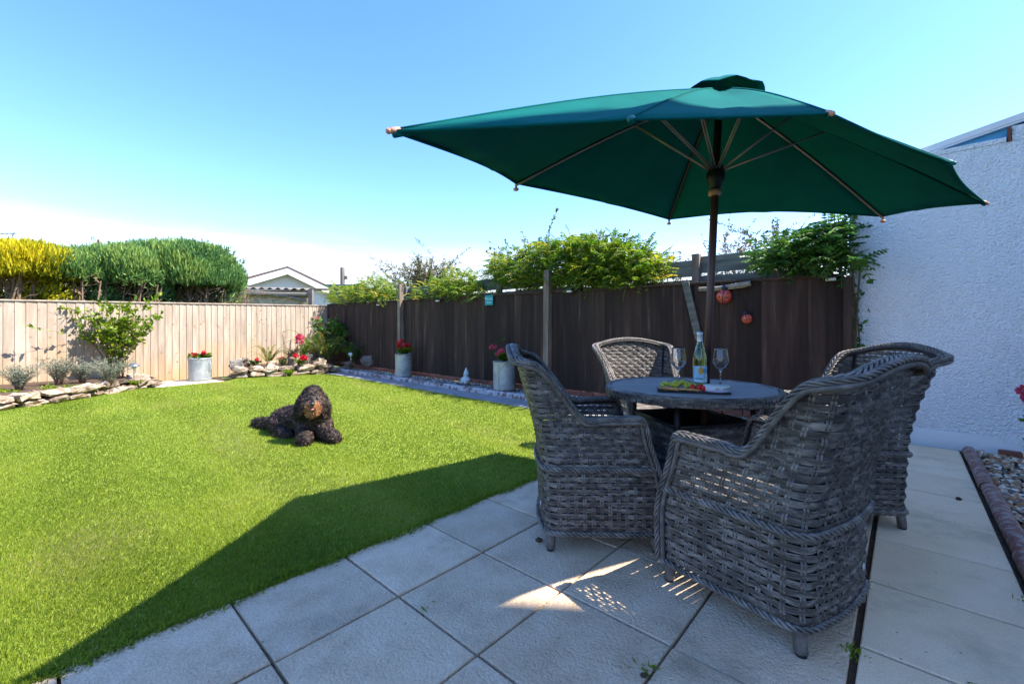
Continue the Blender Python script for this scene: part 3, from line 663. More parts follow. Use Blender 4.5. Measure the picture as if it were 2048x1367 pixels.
hedge('green_conifer', 'largest green conifer with a high rounded crown', 270, 464, 494, 592, 1.3, 10500, m_conif, stems=22)
def far_plant(name, label, u, v0, v1, y, spread, nst, leafL, leafW, per, mat, smat=m_dry, cat_='shrub', **k):
    top = AT(u, v0, y); return stem_plant(name, label, cat_, (top[0], y, 0), nst, top[2], spread, leafL, leafW, per, mat, smat, **k)
far_plant('brown_shrub', 'brownish leafy shrub showing over the green conifers', 235, 486, 0, behind(235, 2.4), (.75, .4), 26, .08, .05, 60, m_brown, start=.7, rstem=.012)
far_plant('dead_shrub', 'dry brown twiggy shrub right of the conifers', 478, 552, 0, behind(478, .9), (.4, .35), 34, .05, .025, 34, m_brown, start=.45, twig=3)
far_plant('low_shrub', 'low green shrub under the dry twigs beside the outbuilding', 440, 580, 0, behind(440, .6), (.5, .3), 24, .06, .03, 34, m_olive, start=.7)
# bungalow
by = 26.0
bu = thing('bungalow', 'pale gabled bungalow with white bargeboards beyond the fence', 'house', (AT(572, 560, by)[0], by, 0)); BO = np.array(bu.location)
def bp(u, v, dy=0.0):
    p = AT(u, v, by); p[1] += dy; return p - BO
ap, le, re_ = [p_ * [1.14, 1, 1] for p_ in (bp(574, 540), bp(474, 583), bp(668, 590))]; bu.rotation_euler = (0, 0, R(30))
V = [(le[0] + .25, 0, 0), (re_[0] - .25, 0, 0), (re_[0] - .25, 0, re_[2] + .1), (ap[0], 0, ap[2]), (le[0] + .25, 0, le[2] + .1)]; V += [(x, 9.0, z) for x, y, z in V]
part('wall', V, [(0, 1, 2, 3, 4), (9, 8, 7, 6, 5), (0, 4, 9, 5), (1, 6, 7, 2)], m_bwall, bu)
def barge(p, q, name, y0, y1, hh, mat):
    V = []
    for yy in (y0, y1):
        for r_ in (p, q): V += [(r_[0], yy, r_[2] - hh), (r_[0], yy, r_[2])]
    return part(name, V, [(0, 1, 3, 2), (4, 6, 7, 5), (0, 4, 5, 1), (2, 3, 7, 6), (1, 5, 7, 3), (0, 2, 6, 4)], mat, bu)
apx = ap + np.array((0, 0, .10)); lex, rex = le + np.array((0, 0, .05)), re_ + np.array((0, 0, .05))
barge(lex, apx, 'bargeboard', -.40, -.34, .38, m_white); barge(apx, rex, 'bargeboard', -.40, -.34, .38, m_white)
rf = barge(lex + [-.1, 0, .10], apx + [0, 0, .10], 'roof_slope', -.42, 9.2, .10, m_roof); barge(apx + [0, 0, .10], rex + [.1, 0, .10], 'roof_slope', -.42, 9.2, .10, m_roof)
c0 = bp(505, 545, 5.0); 
mb = MB(); mb.box((c0[0] - 1.0, 4.5, 4.4), (.85, .85, 1.5)); mb.box((c0[0] - 1.0, 4.5, 5.2), (.98, .98, .16)); ch_ = mb.part('chimney', m_chim, bu)
mb = MB(); mb.add(*lathevf([(.13, 5.28), (.16, 5.32), (.13, 5.6), (.10, 5.6)], 10, True)); V_ = np.concatenate(mb.V) + [c0[0] - 1.0, 4.5, 0]; part('chimney_pot', V_, mb.F, m_chim, ch_)
# tumbledown outbuilding
oy = 16.0; ob = thing('outbuilding', 'tumbledown sandy block outbuilding with corrugated roof', 'shed', (AT(560, 600, oy)[0], oy, 0)); OO = np.array(ob.location)
x0, x1 = AT(468, 600, oy)[0] - OO[0], AT(624, 600, oy)[0] - OO[0]; z1 = AT(560, 580, oy)[2]
nz_ = 8; bh = z1 / nz_
for r_ in range(3, nz_):
    x = x0 - (.25 if r_ % 2 else 0)
    while x < x1 - .05:
        L = .5; xa, xb = max(x, x0), min(x + L, x1)
        if xb - xa > .06:
            V, F = boxvf((xb - xa - .015, .22, bh - .015), .012); part('block', V + rng.normal(size=V.shape) * .004, F, m_block, ob, loc=((xa + xb) / 2, rng.normal() * .01, (r_ + .5) * bh))
        x += L
V, F = boxvf((x1 - x0, .18, 3 * bh)); part('lower_wall', V, F, m_block, ob, loc=((x0 + x1) / 2, .01, 1.5 * bh))
xs = np.linspace(x0 - .1, x1 + .12, 60); V = []
for yy in (-.28, 2.6):
    for x in xs: V.append((x, yy, z1 + .07 - .02 * (x - x0) + .035 * math.sin(x * 2 * np.pi / .30) + (.25 if yy > 0 else 0)))
V = np.array(V); V2 = V - [0, 0, .012]; n_ = len(xs)
F = [(i, i + 1, n_ + i + 1, n_ + i) for i in range(n_ - 1)] + [(2 * n_ + i + 1, 2 * n_ + i, 3 * n_ + i, 3 * n_ + i + 1) for i in range(n_ - 1)] + [(i + 1, i, 2 * n_ + i, 2 * n_ + i + 1) for i in range(n_ - 1)]
part('roof', np.concatenate([V, V2]), F, m_corr, ob)
for (u0, v0, u1, v1, r_) in ((482, 586, 625, 589, .07), (480, 580, 560, 592, .05), (555, 590, 612, 602, .045)):
    a_, c_ = AT(u0, v0, oy - .25) - OO, AT(u1, v1, oy - .25) - OO; mb = MB(); mb.add(*tubevf(curve(a_, c_, (0, 0, rng.normal() * .02), 6), r_, 6)); mb.part('timber', m_wood, ob)
mb = MB(); p = AT(622, 590, oy - .3) - OO; mb.box((p[0], p[1], p[2] / 2 + .1), (.14, .14, p[2] + .2)); mb.part('corner_post', m_corr, ob)
# timber pole and little shed
p = AT(685, 535, 15); mb = MB(); mb.add(*tubevf([(0, 0, 0), (0, 0, p[2])], [.085, .075], 10)); mb.box((.12, 0, p[2] - .35), (.1, .06, .12)); tag(mb.part('timber_pole', m_post, loc=(p[0], 15, 0)), 'plain timber pole standing right of the bungalow', 'pole')
sh = thing('garden_shed', 'small shed with blue-grey roof right of the bungalow', 'shed', (AT(690, 600, 14)[0], 14, 0)); p = AT(660, 572, 14); q = AT(725, 578, 14)
mb = MB(); mb.box((0, .6, p[2] / 2), (1.0, 1.2, p[2])); mb.part('wall', m_grey, sh); mb = MB(); mb.box((0, .6, p[2] + .025), (1.2, 1.4, .05)); mb.part('roof', M('blue_felt', (.09, .20, .24), 5, .7), sh)
# aerial over the hedge
ta = thing('tv_aerial', 'thin grey aerial arm above the golden conifer', 'aerial', (AT(-20, 470, 14)[0], 14, 0)); z_ = AT(0, 467, 14)[2]
mb = MB(); mb.add(*tubevf([(0, 0, 0), (0, 0, z_)], .02, 6)); mb.part('mast', m_rib, ta)
mb = MB(); mb.add(*tubevf([(-.3, 0, z_), (.85, 0, z_)], .011, 5))
for k in range(5): mb.add(*tubevf([(.15 + .16 * k, -.14, z_), (.15 + .16 * k, .14, z_)], .007, 4))
mb.add(*tubevf([(.72, 0, z_ - .09), (.80, 0, z_ + .05)], .016, 4)); mb.part('aerial_arm', m_rib, ta)

# climbers and shrubs along the dark fence
def W_at(u, v, a):
    x = (u - 1024) / FPX; y = a / (E1[0] * x + E1[1]); return AT(u, v, y)
def climber(name, label, boxes, nf, flen, a=5.75, mat=m_wist, tb=(.5, .22), out_=.35, pairs=7, ll=.062, lw=.024, group='leafy climbers along the top of the dark fence'):
    pts = [W_at((u0 + u1) / 2, (v0 + v1) / 2, a) for u0, u1, v0, v1 in boxes]; base = pts[0] * [1, 1, 0]; fr = []
    tot = sum((u1 - u0) * (v1 - v0) for u0, u1, v0, v1 in boxes)
    for (u0, u1, v0, v1) in boxes:
        for k in range(int(nf * (u1 - u0) * (v1 - v0) / tot)):
            for _ in range(20):
                s_, t_ = rng.random(2) * 2 - 1
                if s_ * s_ + t_ * t_ < 1.0: break
            p = W_at((u0 + u1) / 2 + s_ * (u1 - u0) / 2, (v0 + v1) / 2 + t_ * (v1 - v0) / 2, a + rng.normal() * .16)
            d = unit(np.array((rng.normal(), rng.normal(), rng.normal() * .6 + .35)) - np.append(E1, 0) * out_) * flen * rng.uniform(.6, 1.1)
            fr.append((p - base, p - base + d, np.array((0, 0, flen * .14)), np.clip(rng.normal(*tb), 0, 1)))
    t = frond_plant(name, label, 'climber', base, fr, mat, pairs, ll, lw, .25, .35, group)
    mb = MB()
    for p in pts:
        q = p - base; mb.add(*tubevf(curve((q[0] + rng.normal() * .1, q[1] + .05, 0), q, (rng.normal() * .1, 0, 0), 5), [.03, .025, .02, .015, .01], 5))
    mb.part('vine', m_bark, t); return t
climber('leafy_climber', 'big bright green climber bush on the middle of the dark fence', [(1010, 1310, 484, 580), (1060, 1270, 482, 545), (985, 1090, 530, 580), (1120, 1330, 520, 582)], 1900, .27, tb=(.52, .22))
climber('leafy_climber', 'yellow-green climber hanging over the dark fence by the sign', [(868, 968, 548, 598), (820, 920, 572, 608), (885, 985, 572, 604)], 460, .26, tb=(.6, .2))
climber('leafy_climber', 'climber left of the first fence post over the corner', [(715, 800, 560, 606), (650, 715, 575, 612), (690, 800, 580, 612)], 560, .28, tb=(.62, .2))
climber('leafy_climber', 'dark green climber sprawling onto the white wall', [(1560, 1690, 465, 548), (1640, 1700, 450, 540), (1510, 1600, 500, 545), (1680, 1730, 510, 556)], 380, .27, a=5.6, mat=m_dgreen, tb=(.6, .2), ll=.075, lw=.028)
climber('leafy_climber', 'small sprig of climber beside the metal trellis', [(1308, 1345, 512, 560), (1240, 1310, 545, 570)], 80, .22, tb=(.7, .2))
climber('leafy_climber', 'pale climber sprig above the grey boards right of the sign', [(975, 1030, 520, 565)], 110, .26, tb=(.6, .2))
# vine stem beside the wall corner
vs = W(5.60, -.36); mb = MB(); mb.add(*tubevf(curve((0, 0, 0), (.03, -.02, 1.75), (-.03, 0, 0), 8), .009, 5)); mb.add(*tubevf(curve((.02, 0, 0), (-.04, 0, 1.6), (.05, 0, 0), 8), .006, 5))
t = thing('wall_vine', 'bare vine stem with few leaves in the corner by the white wall', 'climber', vs); mb.part('stem', m_bark, t)
n = 90; P = np.column_stack([rng.normal(0, .03, n), rng.normal(0, .03, n), rng.uniform(.3, 1.6, n)]); V, F, T = leafvf(P, sph(n), .06, .035, rng.random(n)); part('foliage', V, F, m_dgreen, t, tint=T)
far_plant('willowy_shrub', 'tall wispy olive shrub beyond the dark fence', 840, 512, 0, 12.2, (1.05, .6), 110, .095, .022, 110, m_olive, start=.45, twig=4, rstem=.01)
far_plant('dark_twiggy_tree', 'dark twiggy tree top rising left of the big climber', 1075, 458, 0, 8.4, (.42, .35), 30, .065, .04, 90, m_olive, start=.6, twig=4, rstem=.012, tb=(.35, .2), cat_='tree')
far_plant('dark_twiggy_tree', 'dark leafy tree tops peeping over the big climber', 1235, 470, 0, 8.0, (.68, .35), 44, .065, .042, 90, m_olive, start=.7, twig=3, rstem=.012, tb=(.3, .2), cat_='tree')
far_plant('bare_shrub', 'thin bare shrub with few yellow leaves right of the parasol pole', 1455, 452, 0, 7.6, (.52, .3), 44, .045, .028, 60, m_brown, start=.55, twig=6, rstem=.009)
far_plant('upright_shrub', 'upright narrow green shrub left of the white wall', 1545, 425, 0, 7.4, (.30, .25), 26, .06, .028, 110, m_olive, start=.6, twig=3, rstem=.009, tb=(.4, .2))
# metal trellis panel
p = W_at(1351, 517, 6.2); t = thing('metal_trellis', 'small dark wire trellis showing above the grey boards', 'trellis', (p[0], p[1], 0), ROTE2 + .5); mb = MB()
for k in range(3): mb.add(*tubevf([(-.09 + .09 * k, 0, 0), (-.09 + .09 * k - .03, 0, p[2] + .1)], .005, 4))
for k in range(3): mb.add(*tubevf([(-.13, 0, p[2] + .09 - .07 * k), (.08, 0, p[2] + .09 - .07 * k)], .005, 4))
mb.part('wire_grid', m_metal, t)

# ================================================================== BEDS, STONES, BORDER PLANTS
def stonevf(L, w, hh):
    th = np.linspace(.25, np.pi - .25, 5); V, F = lathevf(np.stack([np.sin(th) ** .35, -np.cos(th)], 1), 8, True)
    sq = np.abs(V[:, :2]).max(1, keepdims=True) + 1e-6; nrm = np.linalg.norm(V[:, :2], axis=1, keepdims=True)
    V[:, :2] *= (nrm / sq) ** .75
    V = V * [L / 2, w / 2, hh / 2]; return V + rng.normal(size=V.shape) * [L * .045, w * .08, hh * .13], F
def stone_wall(name, label, pts, courses, ch, Ls, mat, w=.2, z0=0.0, pz=None):
    pts = [np.array(p, float) for p in pts]; t = thing(name, label, 'stone wall', (*pts[0], 0)); o = np.array((*pts[0], 0))
    seg = [np.linalg.norm(pts[i + 1] - pts[i]) for i in range(len(pts) - 1)]; tot = sum(seg)
    def at(s_):
        for i, l in enumerate(seg):
            if s_ <= l or i == len(seg) - 1: d = (pts[i + 1] - pts[i]) / l; return pts[i] + d * s_, math.atan2(d[1], d[0])
            s_ -= l
    for c_ in range(courses):
        s_ = -rng.uniform(0, .15)
        while s_ < tot:
            L = rng.uniform(*Ls); p, a_ = at(max(0, s_ + L / 2)); V, F = stonevf(L * .97, w * rng.uniform(.8, 1.15), ch * rng.uniform(.88, 1.12))
            if not (c_ == courses - 1 and rng.random() < .12):
                part('stone', V, F, mat, t, False, loc=(p[0] - o[0] + rng.normal() * .015, p[1] - o[1] + rng.normal() * .015, z0 + ch * (c_ + .45)), rot=(rng.normal() * .05, rng.normal() * .05, a_ + rng.normal() * .08))
            s_ += L
    return t
bed1 = sheet('flower_bed', [(-6.82, 4.2), (-6.70, 5.6), (-6.62, 6.6), (-6.75, 7.65), (-6.75, 8.1), (-7.95, 8.25), (-8.65, 7.2), (-10.0, 5.0), (-9, 3.8)], .14, m_soil)
stone_wall('stone_wall', 'low pale stone wall edging the left flower bed', [(-7.0, 4.2), (-6.80, 5.7), (-6.72, 6.5)], 2, .10, (.22, .42), m_stone, .22)
stone_wall('stone_wall', 'tumbled stone edge between the lavender and the lawn', [(-6.72, 6.55), (-6.85, 7.6), (-6.80, 8.15), (-7.55, 8.5)], 2, .095, (.16, .36), m_stone, .26)
bed3 = sheet('rockery_bed', [(-6.15, 9.68), (-5.2, 9.98), (-4.55, 10.55), (-4.35, 11.35), (-5.28, 12.3), (-6.55, 10.35)], .20, m_soil)
stone_wall('rockery_wall', 'dry-stone edge of the corner rockery', [(-6.12, 9.55), (-5.2, 9.86), (-4.65, 10.35), (-4.30, 11.1)], 2, .115, (.26, .5), m_stone, .24)
for (u, v, y, s_, lab) in ((473, 722, 9.75, .20, 'upright dark stone at the left end of the rockery'), (490, 700, 10.1, .2, 'grey rough stone on the left end of the rockery'), (590, 712, 10.4, .26, 'pale flat stone set in the rockery soil'), (610, 702, 10.9, .30, 'large mossy boulder beneath the fern in the rockery'), (735, 733, 10.7, .24, 'dark stone at the right end of the rockery by the fence'), (640, 720, 10.3, .2, 'brown stone between the red flowers and the fern'), (545, 722, 10.0, .17, 'small brown stone on the rockery edge')):
    p = AT(u, v, y); V, F = stonevf(s_ * 1.4, s_, s_ * .9); o = part('rockery_stone', V, F, m_dstone if u in (473, 735, 610) else m_stone, None, False, loc=(p[0], y, .2 + s_ * (.5 if u == 490 else .28)), rot=(rng.normal() * .15, rng.normal() * .2, rng.random() * 3)); tag(o, lab, 'stone', 'stones of the rockery')
# left bed planting
def sp(u, y): return (u - 1024) / FPX * y
stem_plant('tall_shrub', 'tall green leafy shrub growing against the pale fence', 'shrub', (sp(232, 8.15), 8.15, .14), 34, 1.50, (1.1, .22), .10, .055, 32, m_leaf, m_bark, .008, .2, flat=.12, tb=(.58, .22), twig=3)
for (u, y, hh, sx, lab) in ((215, 7.15, .46, .50, 'largest grey-green lavender clump below the tall shrub'), (118, 7.2, .48, .36, 'grey-green lavender clump left of the tall shrub'), (38, 6.6, .40, .34, 'grey-green lavender clump at the left edge'), (165, 7.45, .36, .34, 'faded lavender clump behind the largest one')):
    stem_plant('lavender', lab, 'lavender', (sp(u, y), y, .14), 90, hh, (sx, .26), .045, .008, 26, m_lav, m_lav and m_dry, .003, .2, group='lavender clumps in the left bed')
for (u, y, hh, sx, lab) in ((110, 6.55, .16, .20, 'bright green trailing plant over the stone wall'), (165, 6.9, .12, .24, 'low yellow-green plant at the lawn edge'), (8, 6.4, .12, .2, 'low green plant at the left picture edge'), (330 - 60, 7.7, .10, .12, 'small weed by the stake lamp')):
    stem_plant('trailing_plant', lab, 'plant', (sp(u, y), y, .06), 50, hh, (sx, .16), .035, .02, 22, m_leaf, None, .003, .1, droop=.2, tb=(.65, .2), group='low plants in the left bed')
# ferns in the rockery
def fern(lab, u, y, z, nf, L, tb, a0=0.0, a1=6.28, ll=.10, group='ferns in the corner rockery'):
    fr = []
    for k in range(nf):
        a_ = a0 + (a1 - a0) * (k + rng.random()) / nf; Lk = L * rng.uniform(.7, 1.1); e = rng.uniform(.35, .95)
        fr.append(((0, 0, 0), (math.cos(a_) * Lk * .8, math.sin(a_) * Lk * .8, Lk * e), (0, 0, Lk * .28), np.clip(rng.normal(*tb), 0, 1)))
    frond_plant('fern', lab, 'fern', (sp(u, y), y, z), fr, m_fern, 22, ll * L, .028, .85, .05, group)
fern('small yellow-green fern against the pale fence', 537, 10.2, .22, 12, .62, (.6, .2))
fern('big fern in front of the fence corner', 655, 11.0, .22, 22, .95, (.45, .2), ll=.13)
fern('dark fern in the shade of the dark fence', 705, 11.0, .2, 18, .8, (.15, .12), ll=.13)
fern('brown-tipped fern rising behind the pink flowers', 630, 11.3, .3, 14, .95, (.8, .15), ll=.12)
stem_plant('corner_shrub', 'dark shrub filling the corner where the fences meet', 'shrub', (sp(668, 11.5), 11.5, .2), 34, 1.25, (.6, .3), .11, .06, 34, m_dgreen, m_bark, .01, .2, tb=(.6, .25))
def flowering(name, label, u, y, z, hh, sx, nf, mat, fr=.05, leaves=20, heads=None, lm=m_leaf):
    t = stem_plant(name, label, 'flowers', (sp(u, y), y, z), 16, hh * .8, (sx, sx * .8), .05, .035, leaves, lm, None, .003, .2, tb=(.4, .2), group=None)
    mb = MB()
    for k in range(nf):
        p = np.array((rng.uniform(-1, 1) * sx, rng.uniform(-1, .6) * sx * .8, hh * rng.uniform(.75, 1.1))) if heads is None else np.array(heads[k])
        petals(p, fr * rng.uniform(.75, 1.15), 46, fr * .75, mat, t); mb.add(*tubevf([(p[0] * .3, p[1] * .3, 0), p], .0025, 3))
    mb.part('flower_stalk', m_stem, t)
    return t
flowering('rose_plant', 'large pink-red flowers in front of the mossy boulder', 607, 10.6, .25, .62, .14, 3, m_pink, .085)
flowering('red_flowers', 'cluster of red flowers low on the rockery', 600, 10.0, .22, .22, .14, 6, m_red, .055)
flowering('red_flowers', 'single red bloom with dark leaves at the rockery left', 510, 10.0, .22, .15, .12, 2, m_red, .045, lm=m_dgreen)
flowering('pink_flowers', 'small pink bloom in the middle of the rockery', 568, 10.3, .22, .16, .06, 2, m_pink, .05)
flowering('salmon_flowers', 'salmon bloom high against the pale fence by the corner', 634, 11.5, .3, 1.0, .06, 2, m_pink, .06)
stem_plant('small_bush', 'small grey-green bush at the front of the rockery', 'plant', (sp(565, 9.95), 9.95, .2), 26, .22, (.13, .1), .04, .025, 20, m_olive, None, .003, .1)
stem_plant('dry_grass_tuft', 'reddish dry grass tuft behind the rockery stones', 'plant', (sp(585, 10.7), 10.7, .25), 40, .36, (.22, .15), .07, .012, 8, m_brown, m_dry, .003, .4)
stem_plant('weed_tuft', 'green weed tuft at the foot of the rockery wall', 'plant', (sp(578, 9.72), 9.72, 0), 40, .16, (.16, .1), .04, .02, 18, m_leaf, None, .003, .1, tb=(.6, .2))
# stake lamps
def stake(label, p, hh=.26, tilt=0.0):
    t = thing('stake_lamp', label, 'garden lamp', p, group='solar stake lamps in the beds'); t.rotation_euler = (0, tilt, 0)
    mb = MB(); mb.add(*tubevf([(0, 0, 0), (0, 0, hh * .7)], .009, 8)); mb.part('stake', m_chrome, t, True)
    mb = MB(); mb.add(*lathevf([(.012, hh * .62), (.035, hh * .66), (.038, hh * .80), (.03, hh * .82)], 14, True)); mb.part('lens', m_lens, t, True)
    mb = MB(); mb.add(*lathevf([(.085, hh * .80), (.086, hh * .83), (.062, hh * .94), (.025, hh), (.001, hh * 1.01)], 18)); mb.part('cap', m_chrome, t, True)
stake('steel mushroom stake lamp beside the tall shrub', (sp(268, 7.75), 7.75, .16), .30)
stake('steel stake lamp in front of the dark fern', (sp(702, 10.7), 10.7, .2), .30)
# ------------------------------------------------------------------ galvanised bins with flowers
def bin_(label, p, r, hh, rz, handle=True, old=False):
    t = thing('metal_bin', label, 'planter', p, rz, 'galvanised bins used as planters')
    pr = [(r * .93, 0), (r * .97, .01), (r * .95, .03)]
    for k in range(1, 12): pr.append((r * (.95 + .03 * k / 12), .03 + (hh - .06) * k / 12))
    pr += [(r * 1.0, hh - .03), (r * 1.015, hh - .015), (r * 1.0, hh), (r * .95, hh), (r * .94, hh - .08)]
    mb = MB(); mb.add(*lathevf(pr, 40)); mb.part('body', m_galv, t, True)
    for z_ in (.03, hh - .012):
        mb = MB(); a_ = np.linspace(0, 2 * np.pi, 41); mb.add(*tubevf(np.stack([np.cos(a_) * r * 1.0, np.sin(a_) * r * 1.0, np.full(41, z_)], 1), .007, 6, False)); mb.part('bead', m_rust if old else m_galv, t, True)
    mb = MB(); mb.box((r * .985, 0, hh / 2), (.008, .02, hh - .08)); mb.part('seam', m_galv, t)
    if handle:
        mb = MB(); mb.add(*tubevf([(0, 0, .07), (.02, 0, .06), (.045, 0, .02), (.045, 0, -.10), (.02, 0, -.13), (0, 0, -.13)], .008, 6)); q = mb.part('handle', m_galv, t, True); q.location = (r * .5, -r * .85, hh * .68); q.rotation_euler = (0, 0, R(-60))
    V, F = lathevf([(.001, hh - .04), (r * .94, hh - .05)], 24); part('soil', V, F, m_soil, t)
    return t
def geranium(label, p, r, hh, n, mat, fr=.05):
    t = stem_plant('geranium', label, 'flowers', p, 26, hh * .62, (r * 1.0, r * 1.0), .065, .055, 14, m_leaf, None, .004, .2, tb=(.25, .2), group='red geraniums in the metal bins'); mb = MB()
    for k in range(n):
        a_ = rng.random() * 6.28; q = np.array((math.cos(a_) * r * rng.uniform(.2, 1.15), math.sin(a_) * r * rng.uniform(.2, 1.0), hh * rng.uniform(.5, 1.05)))
        petals(q, fr * rng.uniform(.6, 1.1), 46, fr * .7, mat, t); mb.add(*tubevf([(q[0] * .4, q[1] * .4, 0), q], .003, 3))
    mb.part('flower_stalk', m_stem, t)
b1 = W(5.20, b_at(803, 5.15), .05); b2 = W(5.18, b_at(1003, 5.12), .05); b3 = np.array((-6.55, 9.02, 0))
bin_('weathered metal bin by the first post of the dark fence', b1, .18, .50, 2.2, False, True); geranium('bright red geranium in the bin by the first post', b1 + [0, 0, .46], .19, .30, 8, m_red, .055)
bin_('rust-stained metal bin behind the left chair', b2, .185, .50, 4.2, False, True); geranium('red and pink geranium in the bin behind the left chair', b2 + [0, 0, .46], .19, .28, 11, m_pink, .045)
bin_('clean metal bin with side handle by the pale fence', b3, .205, .47, 1.0); geranium('low red geranium in the bin by the pale fence', b3 + [0, 0, .43], .2, .17, 7, m_red, .045)
# gnome
gp_ = W(5.20, b_at(930, 5.17), .05); t = thing('garden_gnome', 'small white stone gnome on the gravel between the bins', 'gnome', gp_, -.6)
mb = MB(); mb.add(*lathevf([(.085, 0), (.09, .03), (.07, .05)], 14, True)); mb.part('base', m_dstone, t, True)
mb = MB(); mb.add(*lathevf([(.06, .045), (.078, .07), (.075, .11), (.055, .15), (.045, .165)], 14, True)); mb.add(*spherevf((-.045, -.06, .065), (.035, .05, .028))); mb.add(*spherevf((.045, -.06, .065), (.035, .05, .028)))
mb.add(*tubevf([(-.065, -.01, .14), (-.085, -.03, .11), (-.04, -.07, .095)], [.022, .021, .018], 7)); mb.add(*tubevf([(.065, -.01, .14), (.085, -.03, .11), (.04, -.07, .095)], [.022, .021, .018], 7)); mb.part('body', m_gnome, t, True)
mb = MB(); mb.add(*spherevf((0, -.005, .185), (.043, .043, .042))); mb.add(*spherevf((0, -.05, .188), .011, 8, 6)); mb.part('head', m_gnome, t, True)
V, F = lathevf([(.001, .10), (.03, .12), (.044, .165), (.03, .185)], 12); part('beard', V * [1, .6, 1] + [0, -.03, 0], F, m_gnome, t, True)
mb = MB(); mb.add(*lathevf([(.052, .20), (.05, .215), (.036, .26), (.018, .30), (.006, .325), (.001, .33)], 14)); mb.part('hat', m_gnome, t, True)
# ------------------------------------------------------------------ things fixed to the dark fence
def on_fence(u, v, d=.03):
    x = (u - 1024) / FPX; y = (FE - d) / (E1[0] * x + E1[1]); return AT(u, v, y)
sg = thing('welcome_sign', 'small turquoise welcome sign hung on the dark fence', 'sign', on_fence(978, 600, .035), ROTE2 + math.pi * 0)
V, F = boxvf((.205, .012, .185), .003); part('board', V, F, m_teal, sg)
def text(body, size, parent, mat, loc, rot, ext=.0012, sc=(1, 1, 1)):
    cu = bpy.data.curves.new('lettering', 'FONT'); cu.body = body; cu.size = size; cu.extrude = ext; cu.align_x = 'CENTER'; cu.align_y = 'CENTER'; cu.resolution_u = 3
    tmp = bpy.data.objects.new('tmp', cu); COL.objects.link(tmp); bpy.context.view_layer.update()
    me = bpy.data.meshes.new_from_object(tmp.evaluated_get(bpy.context.evaluated_depsgraph_get())); bpy.data.objects.remove(tmp)
    me.materials.clear(); me.materials.append(mat); o = obj('lettering', me, parent, loc, rot); o.scale = sc; return o
text('Welcome', .062, sg, m_cyan, (0, -.0075, .025), (R(90), 0, 0), sc=(.82, 1.5, 1))
mb = MB()
for z_, w_ in ((-.035, .16), (-.055, .12)):
    x = -w_ / 2
    while x < w_ / 2: L = rng.uniform(.008, .02); mb.box((x + L / 2, -.0072, z_), (L, .002, .007)); x += L + .004
mb.part('small_print', m_cyan, sg)
def fence_light_(label, u, v):
    t = thing('fence_lamp', label, 'lamp', on_fence(u, v, .075), ROTE2, 'solar lamps clipped to the dark fence top')
    mb = MB(); mb.box((0, 0, .02), (.10, .075, .016), 0, .003); mb.box((0, .03, -.005), (.10, .012, .05), 0, .003); mb.part('housing', m_black, t)
    mb = MB(); mb.box((0, .0, .0295), (.085, .06, .003)); mb.part('solar_cell', m_panel, t)
    mb = MB(); mb.box((0, -.008, -.004), (.085, .05, .028), 0, .004); mb.part('lens', m_lens, t)
fence_light_('solar lamp on the fence top left of the first post', 757, 609); fence_light_('solar lamp on the fence top left of the welcome sign', 876, 601)
fence_light_('solar lamp on the fence top right of the second post', 1140, 582); fence_light_('solar lamp at the fence end by the white wall', 1662, 558)
def ladybird(label, u, v, r, tilt):
    t = thing('ladybird_ornament', label, 'ornament', on_fence(u, v, .05), ROTE2, 'metal ladybirds on the dark fence'); t.rotation_euler = (0, tilt, ROTE2)
    V, F = spherevf((0, 0, 0), (r, r * .55, r * 1.0), 22, 16); part('shell', V, F, m_lady, t, True)
    mb = MB(); a_ = np.linspace(-1.35, 1.35, 14); mb.add(*tubevf(np.stack([0 * a_, -np.cos(a_) * r * .56, np.sin(a_) * r * 1.0], 1), r * .06, 6)); mb.part('wing_line', m_navyb, t)
    for (x, z_) in ((-.5, .45), (.5, .45), (-.45, -.15), (.45, -.15), (-.3, -.6), (.3, -.6)):
        y_ = -math.sqrt(max(0, 1 - x * x - z_ * z_)) * r * .55; V, F = spherevf((x * r, y_, z_ * r), (r * .12, r * .05, r * .12), 8, 6); part('spot', V, F, m_navyb, t, True)
    V, F = spherevf((0, -.01, r * 1.12), (r * .5, r * .38, r * .36), 14, 10); part('head', V, F, m_navyb, t, True)
    for s_ in (-1, 1): mb = MB(); mb.add(*tubevf([(s_ * r * .2, -.02, r * 1.35), (s_ * r * .35, -.03, r * 1.6), (s_ * r * .55, -.03, r * 1.65)], r * .04, 5)); mb.part('antenna', m_navyb, t)
ladybird('larger red metal ladybird hanging from driftwood on the fence', 1448, 592, .088, .15); ladybird('smaller red metal ladybird lower on the fence', 1494, 637, .058, -.25)
p, q = on_fence(1398, 578, .06), on_fence(1500, 566, .06); mb = MB(); c_ = (p + q) / 2
mb.add(*tubevf(curve(p - c_, q - c_, (0, 0, -.02), 8) + rng.normal(size=(8, 3)) * .004, [.025, .028, .03, .027, .03, .034, .036, .03], 7)); tag(mb.part('driftwood_branch', m_wood, loc=c_), 'grey driftwood branch fixed across the dark fence', 'branch')
# pink bloom at the right edge
flowering('pink_flowers', 'bright pink bloom at the right picture edge', 2075, 3.0, -.01, .68, .09, 4, m_pink, .04, heads=[(-.10, 0, .66), (-.04, .02, .60), (.05, 0, .7), (0, -.05, .55)])

